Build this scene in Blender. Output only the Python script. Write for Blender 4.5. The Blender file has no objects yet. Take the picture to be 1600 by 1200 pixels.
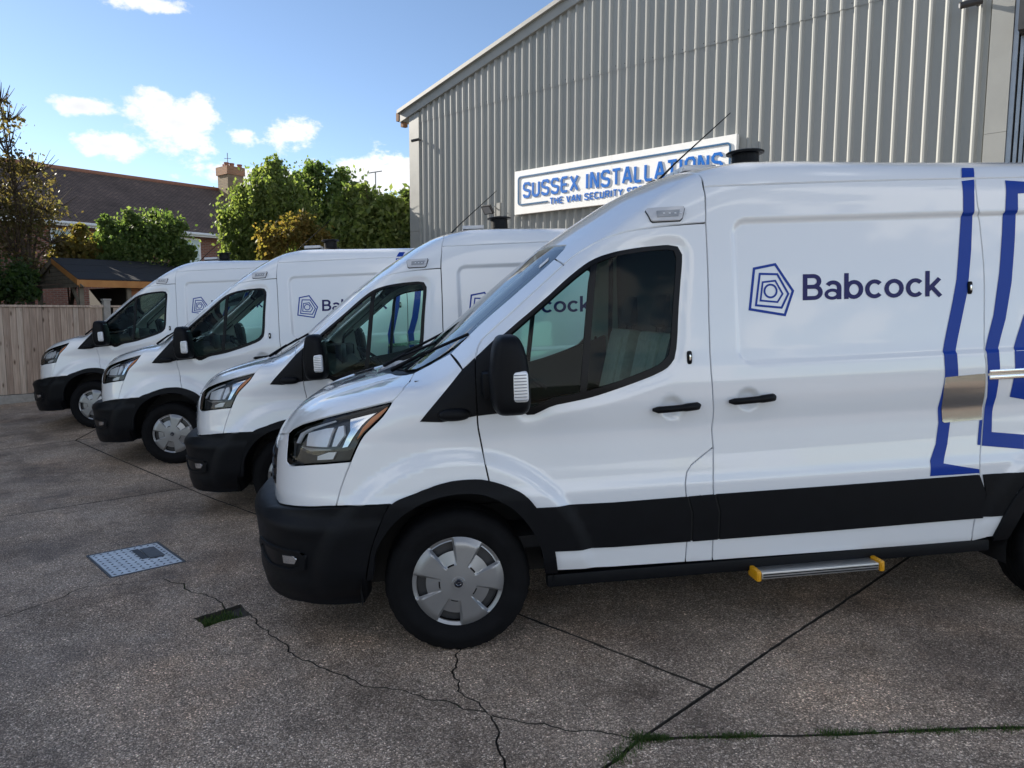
import bpy, bmesh, math, random
import numpy as np
from mathutils import Vector, Matrix, geometry
random.seed(7); np.random.seed(7)
S = bpy.context.scene
C = S.collection
R = math.radians
H = 1.65                                   # eye level above the yard by the nearest van
# ------------------------------------------------------------------ camera
cd = bpy.data.cameras.new('camera'); co = bpy.data.objects.new('camera', cd); C.objects.link(co); S.camera = co
cd.sensor_fit = 'HORIZONTAL'; cd.sensor_width = 36; cd.lens = 36*1130/1600; cd.clip_start = .05; cd.clip_end = 2000
pit, rol = math.atan(1130/11000.), R(.19)
Fv = Vector((0, math.cos(pit), -math.sin(pit))); Rv = Vector((1, 0, 0)); Uv = Rv.cross(Fv)
R2 = Rv*math.cos(rol)+Uv*math.sin(rol); U2 = -Rv*math.sin(rol)+Uv*math.cos(rol)
co.matrix_world = Matrix(((R2.x, U2.x, -Fv.x, 0), (R2.y, U2.y, -Fv.y, 0), (R2.z, U2.z, -Fv.z, H), (0, 0, 0, 1)))
# ------------------------------------------------------------------ sky, sun, exposure
SUN_AZ, SUN_EL = -60.3, 24.0               # degrees: left of the view, above the horizon
sdir = Vector((math.sin(R(SUN_AZ))*math.cos(R(SUN_EL)), math.cos(R(SUN_AZ))*math.cos(R(SUN_EL)), math.sin(R(SUN_EL))))
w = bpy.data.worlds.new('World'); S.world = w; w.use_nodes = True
FILL_CLOUD = -.28  # cover of the cloud added out of view to lift the ambient light
def sky():
    nt = w.node_tree; N = nt.nodes; L = nt.links; N.clear()
    def nd(t, **k):
        n = N.new(t)
        for a, b in k.items(): setattr(n, a, b)
        return n
    def M(op, a, b=None, c=None, clamp=False):
        n = nd('ShaderNodeMath', operation=op, use_clamp=clamp)
        for i, v in enumerate((a, b, c)):
            if v is None: continue
            if isinstance(v, (int, float)): n.inputs[i].default_value = v
            else: L.new(v, n.inputs[i])
        return n.outputs[0]
    st = nd('ShaderNodeTexSky', sky_type='NISHITA', sun_disc=False)
    st.sun_elevation = R(SUN_EL); st.sun_rotation = R(SUN_AZ); st.altitude = 20; st.air_density = .70; st.dust_density = .06; st.ozone_density = .9
    tc = nd('ShaderNodeTexCoord'); nv = nd('ShaderNodeVectorMath', operation='NORMALIZE'); L.new(tc.outputs['Generated'], nv.inputs[0])
    sp = nd('ShaderNodeSeparateXYZ'); L.new(nv.outputs[0], sp.inputs[0])
    az = M('ARCTAN2', sp.outputs[0], sp.outputs[1]); el = M('ARCSINE', sp.outputs[2])
    cb = nd('ShaderNodeCombineXYZ'); L.new(az, cb.inputs[0]); L.new(el, cb.inputs[1])
    # cumulus ahead: (azimuth, elevation, half width, half height) in radians; denser, brighter cloud is added outside the view to fill the shade
    blobs = [(-.425,.220,.050,.038),(-.440,.246,.022,.016),(-.398,.245,.020,.020),(-.522,.230,.034,.013),(-.500,.189,.042,.016),(-.352,.212,.022,.015),(-.292,.222,.036,.024),
             (-.185,.176,.085,.030),(-.33,.166,.085,.014),(-.46,.346,.045,.011)]
    m = None
    for a, e, sa, se in blobs:
        s = nd('ShaderNodeVectorMath', operation='SUBTRACT'); L.new(cb.outputs[0], s.inputs[0]); s.inputs[1].default_value = (a, e, 0)
        q = nd('ShaderNodeVectorMath', operation='MULTIPLY'); L.new(s.outputs[0], q.inputs[0]); q.inputs[1].default_value = (1/sa, 1/se, 0)
        d = nd('ShaderNodeVectorMath', operation='LENGTH'); L.new(q.outputs[0], d.inputs[0])
        v = M('SUBTRACT', 1, d.outputs['Value'])
        m = v if m is None else M('MAXIMUM', m, v)
    st2 = nd('ShaderNodeVectorMath', operation='MULTIPLY'); L.new(nv.outputs[0], st2.inputs[0]); st2.inputs[1].default_value = (1, 1, 1.6)
    nz = nd('ShaderNodeTexNoise'); nz.inputs['Scale'].default_value = 20; nz.inputs['Detail'].default_value = 7; nz.inputs['Roughness'].default_value = .64; L.new(st2.outputs[0], nz.inputs['Vector'])
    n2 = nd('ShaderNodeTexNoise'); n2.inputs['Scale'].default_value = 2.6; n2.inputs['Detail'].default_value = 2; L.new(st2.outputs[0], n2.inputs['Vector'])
    fr = nd('ShaderNodeMapRange', interpolation_type='SMOOTHSTEP'); L.new(sp.outputs[1], fr.inputs[0]); fr.inputs[1].default_value = .15; fr.inputs[2].default_value = .65; fr.inputs[3].default_value = FILL_CLOUD; fr.inputs[4].default_value = -1.6
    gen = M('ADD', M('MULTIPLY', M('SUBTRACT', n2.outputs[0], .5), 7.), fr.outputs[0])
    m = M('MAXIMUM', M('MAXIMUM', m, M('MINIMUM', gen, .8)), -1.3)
    f = M('ADD', M('MULTIPLY', m, 1.0), M('MULTIPLY', M('SUBTRACT', nz.outputs[0], .5), 2.9))
    mr = nd('ShaderNodeMapRange', interpolation_type='SMOOTHSTEP'); L.new(f, mr.inputs[0]); mr.inputs[1].default_value = -.04; mr.inputs[2].default_value = .50
    dt = nd('ShaderNodeVectorMath', operation='DOT_PRODUCT'); L.new(nv.outputs[0], dt.inputs[0]); dt.inputs[1].default_value = sdir
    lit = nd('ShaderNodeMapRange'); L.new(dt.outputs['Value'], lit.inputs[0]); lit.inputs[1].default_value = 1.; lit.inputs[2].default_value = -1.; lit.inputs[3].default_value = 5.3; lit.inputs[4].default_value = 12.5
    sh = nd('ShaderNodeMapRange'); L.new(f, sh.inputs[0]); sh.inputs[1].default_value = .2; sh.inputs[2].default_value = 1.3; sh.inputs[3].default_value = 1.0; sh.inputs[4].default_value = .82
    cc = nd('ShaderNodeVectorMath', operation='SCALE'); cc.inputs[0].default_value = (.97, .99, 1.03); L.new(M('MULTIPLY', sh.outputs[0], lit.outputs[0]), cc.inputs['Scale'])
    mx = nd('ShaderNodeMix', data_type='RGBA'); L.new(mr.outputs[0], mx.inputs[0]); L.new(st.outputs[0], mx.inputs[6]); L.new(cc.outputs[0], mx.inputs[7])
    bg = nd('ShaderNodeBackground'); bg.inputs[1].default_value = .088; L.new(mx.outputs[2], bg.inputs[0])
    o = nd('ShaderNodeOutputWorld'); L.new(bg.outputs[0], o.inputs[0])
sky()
sl = bpy.data.lights.new('sun', 'SUN'); sl.energy = 5.0; sl.angle = R(.5); sl.color = (1, .92, .80)
so = bpy.data.objects.new('sun', sl); C.objects.link(so); so.rotation_euler = sdir.to_track_quat('Z', 'Y').to_euler(); so.location = (-20, 10, 20)
S.view_settings.view_transform = 'Standard'; S.view_settings.look = 'None'; S.view_settings.exposure = 1.13; S.view_settings.gamma = 1
S.render.engine = 'CYCLES'; S.cycles.max_bounces = 7; S.cycles.transparent_max_bounces = 16
# ------------------------------------------------------------------ materials
MT = {}
def mat(name, col, rough=.5, metal=0, coat=0, var=.08, scale=6., bump=0., bscale=40., spec=.5, col2=None, detail=5., stretch=(1, 1, 1), trans=0.):
    m = bpy.data.materials.new(name); m.use_nodes = True; nt = m.node_tree; N = nt.nodes; L = nt.links
    b = N['Principled BSDF']; b.inputs['Roughness'].default_value = rough; b.inputs['Metallic'].default_value = metal
    b.inputs['Coat Weight'].default_value = coat; b.inputs['Coat Roughness'].default_value = .03; b.inputs['Specular IOR Level'].default_value = spec
    tc = N.new('ShaderNodeTexCoord'); mp = N.new('ShaderNodeMapping'); mp.inputs['Scale'].default_value = stretch; L.new(tc.outputs['Object'], mp.inputs[0])
    nz = N.new('ShaderNodeTexNoise'); nz.inputs['Scale'].default_value = scale; nz.inputs['Detail'].default_value = detail; L.new(mp.outputs[0], nz.inputs['Vector'])
    mx = N.new('ShaderNodeMix'); mx.data_type = 'RGBA'
    rmp = N.new('ShaderNodeMapRange'); rmp.inputs[1].default_value = .3; rmp.inputs[2].default_value = .7; L.new(nz.outputs[0], rmp.inputs[0]); L.new(rmp.outputs[0], mx.inputs[0])
    c2 = col2 if col2 else tuple(min(1, c*(1+var)) for c in col); c1 = col if col2 else tuple(c*(1-var) for c in col)
    mx.inputs[6].default_value = (*c1, 1); mx.inputs[7].default_value = (*c2, 1); L.new(mx.outputs[2], b.inputs['Base Color'])
    rv = N.new('ShaderNodeMapRange'); rv.inputs[3].default_value = rough*.85; rv.inputs[4].default_value = min(1, rough*1.15); L.new(nz.outputs[0], rv.inputs[0]); L.new(rv.outputs[0], b.inputs['Roughness'])
    if bump:
        n2 = N.new('ShaderNodeTexNoise'); n2.inputs['Scale'].default_value = bscale; n2.inputs['Detail'].default_value = 4; L.new(mp.outputs[0], n2.inputs['Vector'])
        bp = N.new('ShaderNodeBump'); bp.inputs['Strength'].default_value = bump; bp.inputs['Distance'].default_value = .004; L.new(n2.outputs[0], bp.inputs['Height']); L.new(bp.outputs[0], b.inputs['Normal'])
    if trans: b.inputs['Transmission Weight'].default_value = trans
    MT[name] = m; return m
def glassmat(name, tint, ior=1.5, rough=0., refl=1.):
    m = bpy.data.materials.new(name); m.use_nodes = True; nt = m.node_tree; N = nt.nodes; L = nt.links; N.clear()
    o = N.new('ShaderNodeOutputMaterial'); t = N.new('ShaderNodeBsdfTransparent'); g = N.new('ShaderNodeBsdfGlossy'); g.inputs['Roughness'].default_value = rough
    nz = N.new('ShaderNodeTexNoise'); nz.inputs['Scale'].default_value = 3
    mx0 = N.new('ShaderNodeMix'); mx0.data_type = 'RGBA'; L.new(nz.outputs[0], mx0.inputs[0]); mx0.inputs[6].default_value = (*tint, 1); mx0.inputs[7].default_value = (*[c*.96 for c in tint], 1); L.new(mx0.outputs[2], t.inputs[0])
    f = N.new('ShaderNodeFresnel'); f.inputs[0].default_value = ior
    k = N.new('ShaderNodeMath'); k.operation = 'MULTIPLY'; k.inputs[1].default_value = refl; k.use_clamp = True; L.new(f.outputs[0], k.inputs[0])
    x = N.new('ShaderNodeMixShader'); L.new(k.outputs[0], x.inputs[0]); L.new(t.outputs[0], x.inputs[1]); L.new(g.outputs[0], x.inputs[2]); L.new(x.outputs[0], o.inputs[0])
    MT[name] = m; return m
mat('paint', (.80, .815, .84), .22, coat=1.0, var=.006, scale=2)
mat('liner_black', (.006, .006, .007), .7, var=.2)
mat('plastic', (.0040, .0046, .0064), .46, var=.12, scale=20, bump=.25, bscale=700, spec=.16)
mat('plastic_gloss', (.004, .0045, .006), .30, var=.1, spec=.18)
mat('rubber', (.0065, .0065, .0075), .75, var=.35, scale=9, bump=.2, bscale=300, spec=.12)
mat('hubcap', (.31, .31, .315), .34, metal=.65, var=.05, scale=9)
mat('chrome', (.75, .76, .78), .12, metal=1, var=.04)
mat('steel', (.40, .40, .40), .17, metal=1, var=.06, stretch=(2, 2, 60))
mat('blue_vinyl', (.004, .040, .30), .35, var=.04, spec=.25)
mat('navy_vinyl', (.014, .012, .10), .35, var=.08, spec=.25)
mat('lamp_dark', (.05, .05, .052), .25, var=.2)
mat('reflector', (.80, .81, .84), .34, metal=.35, var=.06, scale=25)
mat('amber', (.80, .27, .07), .3, var=.1)
mat('yellow', (.72, .34, .01), .4, var=.06)
mat('aluminium', (.55, .55, .55), .35, metal=.9, var=.06, stretch=(1, 40, 40))
mat('seat_grey', (.36, .37, .32), .8, var=.1, scale=30, bump=.3, bscale=90)
mat('seat_dark', (.02, .02, .022), .85, var=.15, bump=.3, bscale=200)
mat('dash', (.028, .028, .03), .6, var=.1, bump=.2, bscale=400)
mat('cab_trim', (.055, .053, .05), .8, var=.08)
mat('hub_blue', (.01, .012, .02), .2, var=.1)
glassmat('side_glass', (.76, .99, .91), 1.5, refl=.32)
glassmat('screen_glass', (.60, .70, .68), 1.6, refl=1.3)
glassmat('lamp_glass', (.94, .95, .96), 1.45, refl=.8)
# ------------------------------------------------------------------ helpers
def link(name, me, m, parent=None):
    o = bpy.data.objects.new(name, me); C.objects.link(o)
    if m: me.materials.append(MT[m] if isinstance(m, str) else m)
    if parent: o.parent = parent
    return o
def meshpy(name, v, f, m, parent=None, smooth=False):
    me = bpy.data.meshes.new(name); me.from_pydata([tuple(p) for p in v], [], f); me.update()
    if smooth: me.shade_smooth()
    return link(name, me, m, parent)
def obj(name, bm, m, parent=None, smooth=False, angle=None):
    bmesh.ops.recalc_face_normals(bm, faces=bm.faces[:])
    me = bpy.data.meshes.new(name); bm.to_mesh(me); bm.free()
    if smooth: me.shade_smooth()
    if angle:
        me.shade_smooth(); me.set_sharp_from_angle(angle=R(angle))
    return link(name, me, m, parent)
def tag(o, label, cat, group=None):
    o['label'] = label; o['category'] = cat
    if group: o['group'] = group
    return o
def empty(name, loc=(0, 0, 0)):
    o = bpy.data.objects.new(name, None); C.objects.link(o); o.location = loc; o.empty_display_size = .2; return o
def box(bm, lo, hi, bev=0, mtx=None):
    r = bmesh.ops.create_cube(bm, size=1); vs = r['verts']
    for v in vs: v.co = Vector([lo[i]+(v.co[i]+.5)*(hi[i]-lo[i]) for i in range(3)])
    if bev:
        es = list({e for v in vs for e in v.link_edges}); g = bmesh.ops.bevel(bm, geom=es, offset=bev, segments=2, profile=.6, affect='EDGES'); vs = list({v for f in g['faces'] for v in f.verts} | {v for v in vs if v.is_valid})
        vs = [v for v in vs if v.is_valid]
    if mtx is not None: bmesh.ops.transform(bm, matrix=mtx, verts=[v for v in vs if v.is_valid])
    return vs
def boxobj(name, lo, hi, m, parent=None, bev=0, mtx=None):
    bm = bmesh.new(); box(bm, lo, hi, bev)
    if mtx is not None: bm.transform(mtx)
    return obj(name, bm, m, parent, angle=40 if bev else None)
def tube(bm, pts, r, n=8, cap=True):
    pts = [Vector(p) for p in pts]; rs = r if isinstance(r, (list, tuple)) else [r]*len(pts); rings = []
    for i, p in enumerate(pts):
        d = (pts[min(i+1, len(pts)-1)]-pts[max(i-1, 0)]).normalized()
        a = d.cross(Vector((0, 0, 1)) if abs(d.z) < .9 else Vector((1, 0, 0))).normalized(); b = d.cross(a)
        rings.append([bm.verts.new(p+(a*math.cos(k*2*math.pi/n)+b*math.sin(k*2*math.pi/n))*rs[i]) for k in range(n)])
    for A, B in zip(rings, rings[1:]):
        for k in range(n): bm.faces.new((A[k], A[(k+1) % n], B[(k+1) % n], B[k]))
    if cap: bm.faces.new(rings[0]); bm.faces.new(rings[-1][::-1])
def lathe(bm, prof, axis_pt, n=48, axis='y', close=False):
    rings = []
    for r, h in prof:
        ring = []
        for k in range(n):
            a = 2*math.pi*k/n
            p = Vector((r*math.cos(a), h, r*math.sin(a))) if axis == 'y' else Vector((r*math.cos(a), r*math.sin(a), h))
            ring.append(bm.verts.new(p+Vector(axis_pt)))
        rings.append(ring)
    for A, B in zip(rings, rings[1:]):
        for k in range(n): bm.faces.new((A[k], A[(k+1) % n], B[(k+1) % n], B[k]))
    if close: bm.faces.new(rings[0]); bm.faces.new(rings[-1])
    return rings
def inside(P, poly):
    x, y = P[:, 0], P[:, 1]; r = np.zeros(len(P), bool); q = np.roll(poly, -1, 0)
    for (x0, y0), (x1, y1) in zip(poly, q):
        c = (y0 > y) != (y1 > y)
        if y1 != y0: r ^= c & (x < (x1-x0)*(y-y0)/(y1-y0)+x0)
    return r
def pdist(P, poly):
    d = np.full(len(P), 9.); q = np.roll(poly, -1, 0)
    for a, b in zip(poly, q):
        ab = b-a; L = ab@ab
        if L == 0: continue
        t = np.clip(((P-a)@ab)/L, 0, 1); d = np.minimum(d, np.linalg.norm(P-a-t[:, None]*ab, axis=1))
    return d
def dense(poly, h):
    out = []; q = np.roll(poly, -1, 0)
    for a, b in zip(poly, q):
        n = max(1, int(np.ceil(np.linalg.norm(b-a)/h)))
        for k in range(n): out.append(a+(b-a)*k/n)
    return np.array(out)
def clean(poly, e=2e-4, loop=True):
    out = []
    for p in poly:
        if not out or np.linalg.norm(p-out[-1]) > e: out.append(p)
    if loop and np.linalg.norm(out[0]-out[-1]) < e: out.pop()
    return np.array(out)
def area2(p): q = np.roll(p, -1, 0); return (p[:, 0]*q[:, 1]-q[:, 0]*p[:, 1]).sum()
def inset(poly, d):
    if d == 0: return poly
    if area2(poly) < 0: poly = poly[::-1]
    a = np.roll(poly, 1, 0); b = np.roll(poly, -1, 0); t1 = poly-a; t2 = b-poly
    t1 /= np.linalg.norm(t1, axis=1)[:, None]; t2 /= np.linalg.norm(t2, axis=1)[:, None]
    n1 = np.stack([-t1[:, 1], t1[:, 0]], 1); n2 = np.stack([-t2[:, 1], t2[:, 0]], 1); n = n1+n2
    n /= np.maximum(np.linalg.norm(n, axis=1)[:, None], .3)
    c = np.maximum((n*n1).sum(1), .45)
    return poly+n*(d/c)[:, None]
def fill(loops, h, grid=True):
    """triangulate the first loop minus the others; returns points, triangles, boundary loops (indices)"""
    V = []; Ed = []; B = []
    for lp in loops:
        s = len(V); n = len(lp); V += [Vector((p[0], p[1])) for p in lp]; Ed += [(s+i, s+(i+1) % n) for i in range(n)]; B.append(lp)
    if grid:
        lo, hi = loops[0].min(0), loops[0].max(0)
        gx, gy = np.meshgrid(np.arange(lo[0]+h*.5, hi[0], h), np.arange(lo[1]+h*.5, hi[1], h)); G = np.stack([gx.ravel(), gy.ravel()], 1)
        if len(G):
            k = inside(G, loops[0])
            for lp in loops[1:]: k &= ~inside(G, lp)
            G = G[k]
            for lp in loops:
                if len(G): G = G[pdist(G, lp) > h*.45]
            V += [Vector(p) for p in G]
    vo, eo, fo, vi, ei, fi = geometry.delaunay_2d_cdt(V, Ed, [], 0, 1e-6)
    P = np.array([tuple(v) for v in vo]); T = np.array([f for f in fo if len(f) == 3])
    ctr = P[T].mean(1); k = inside(ctr, loops[0])
    for lp in loops[1:]: k &= ~inside(ctr, lp)
    return P, T[k]
# ---- van body as one implicit surface (body frame: x rearwards from the front axle, -y near side, z up)
def table(pts, sig):
    a = np.array(pts, float); lo, hi = a[0, 0] - .5, a[-1, 0] + .5
    g = np.arange(lo, hi, .004); v = np.interp(g, a[:, 0], a[:, 1])
    for e, s in ((0, 1), (-1, -1)):                       # linear ends
        sl = (a[1, 1]-a[0, 1])/(a[1, 0]-a[0, 0]) if e == 0 else (a[-1, 1]-a[-2, 1])/(a[-1, 0]-a[-2, 0])
        m = g < a[0, 0] if e == 0 else g > a[-1, 0]
        v[m] = a[e, 1] + (g[m]-a[e, 0])*sl
    k = np.arange(-int(4*sig/.004), int(4*sig/.004)+1); w = np.exp(-.5*(k*.004/sig)**2); w /= w.sum()
    v = np.convolve(np.pad(v, len(k)//2, mode='edge'), w, 'valid')
    return lambda x: np.interp(x, g, v)
WZ = table([(.15,.93),(.30,.955),(.36,.985),(.45,1.0),(.60,1.012),(.70,1.018),(.76,1.020),(.80,1.010),(.9,.999),(1.0,.991),
            (1.05,.990),(1.11,1.000),(1.17,1.007),(1.25,1.007),(1.33,1.001),(1.40,.992),(1.6,.975),(1.8,.958),(2.0,.938),
            (2.1,.926),(2.19,.912),(2.27,.893),(2.36,.87),(2.6,.8)], .008)
XN = table([(.1,-.93),(.25,-.965),(.4,-.99),(.62,-1.0),(.8,-.995),(.95,-.98),(1.04,-.955),(1.12,-.91),(1.22,-.85),(1.5,-.80),(2.5,-.80)], .02)
T0 = table([(-1.3,.72),(-1.02,.98),(-.93,1.07),(-.83,1.158),(-.72,1.222),(-.58,1.265),(-.4,1.31),(-.27,1.335),(-.2,1.37),(-.1,1.44),(.035,1.545),(.274,1.742),
            (.512,1.925),(.62,2.0),(.751,2.085),(.989,2.228),(1.15,2.305),(1.27,2.348),(1.45,2.378),(1.7,2.378),(2.2,2.362),(3,2.345),(6,2.335)], .03)
def sst(a, b, x):
    t = np.clip((x-a)/(b-a), 0, 1); return t*t*(3-2*t)
def rbox(x, z, c):
    qx = np.abs(x-c[0])-c[2]+c[4]; qz = np.abs(z-c[1])-c[3]+c[4]
    return np.hypot(np.maximum(qx, 0), np.maximum(qz, 0))+np.minimum(np.maximum(qx, qz), 0)-c[4]
def feat(x, z):
    f = 0.
    for cx, cz in ((0., .33), (3.3, .27)):
        r = np.hypot(x-cx, z-cz)
        f = f + .030*(1-sst(.605, .675, r))*sst(.30, .45, z)*(1 if cx < 1 else .5)
    f = f - .015*(1-sst(-.015, .002, rbox(x, z, RECS)))
    return f
RECS = (3.02, 1.675, 1.62, .35, .07)
def Fside(x, y, z):
    w = WZ(z)+feat(x, z)
    x1 = .10+.6*sst(1.0, 1.45, z)
    t = np.maximum((x1-x)/(x1-XN(z)), 0)
    return (np.sqrt((y/w)**2+t**3.8)-1)*w
def Ttop(x, y):
    return T0(x-.17*y*y)-(.085-.06*sst(0, -.3, x))*y*y
def Fb(x, y, z):
    sl = (T0(x+.02)-T0(x-.02))/.04
    b = (z-Ttop(x, y))/np.sqrt(1+sl*sl)
    a = Fside(x, y, z)
    k = .09+.08*sst(.75, 1.3, x)
    h = np.maximum(k-np.abs(a-b), 0)
    return np.maximum(a, b)+h*h/(4*k)
def grad(P, e=.003):
    G = np.zeros_like(P)
    for i in range(3):
        d = np.zeros(3); d[i] = e
        A, B = P+d, P-d
        G[:, i] = Fb(A[:, 0], A[:, 1], A[:, 2])-Fb(B[:, 0], B[:, 1], B[:, 2])
    return G/np.linalg.norm(G, axis=1)[:, None]
def shoot(O, D, tmax=2.6):
    lo = np.zeros(len(O)); hi = np.full(len(O), tmax)
    for _ in range(34):
        m = (lo+hi)/2; P = O+D*m[:, None]
        out = Fb(P[:, 0], P[:, 1], P[:, 2]) > 0
        hi = np.where(out, m, hi); lo = np.where(out, lo, m)
    return O+D*((lo+hi)/2)[:, None]
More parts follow.
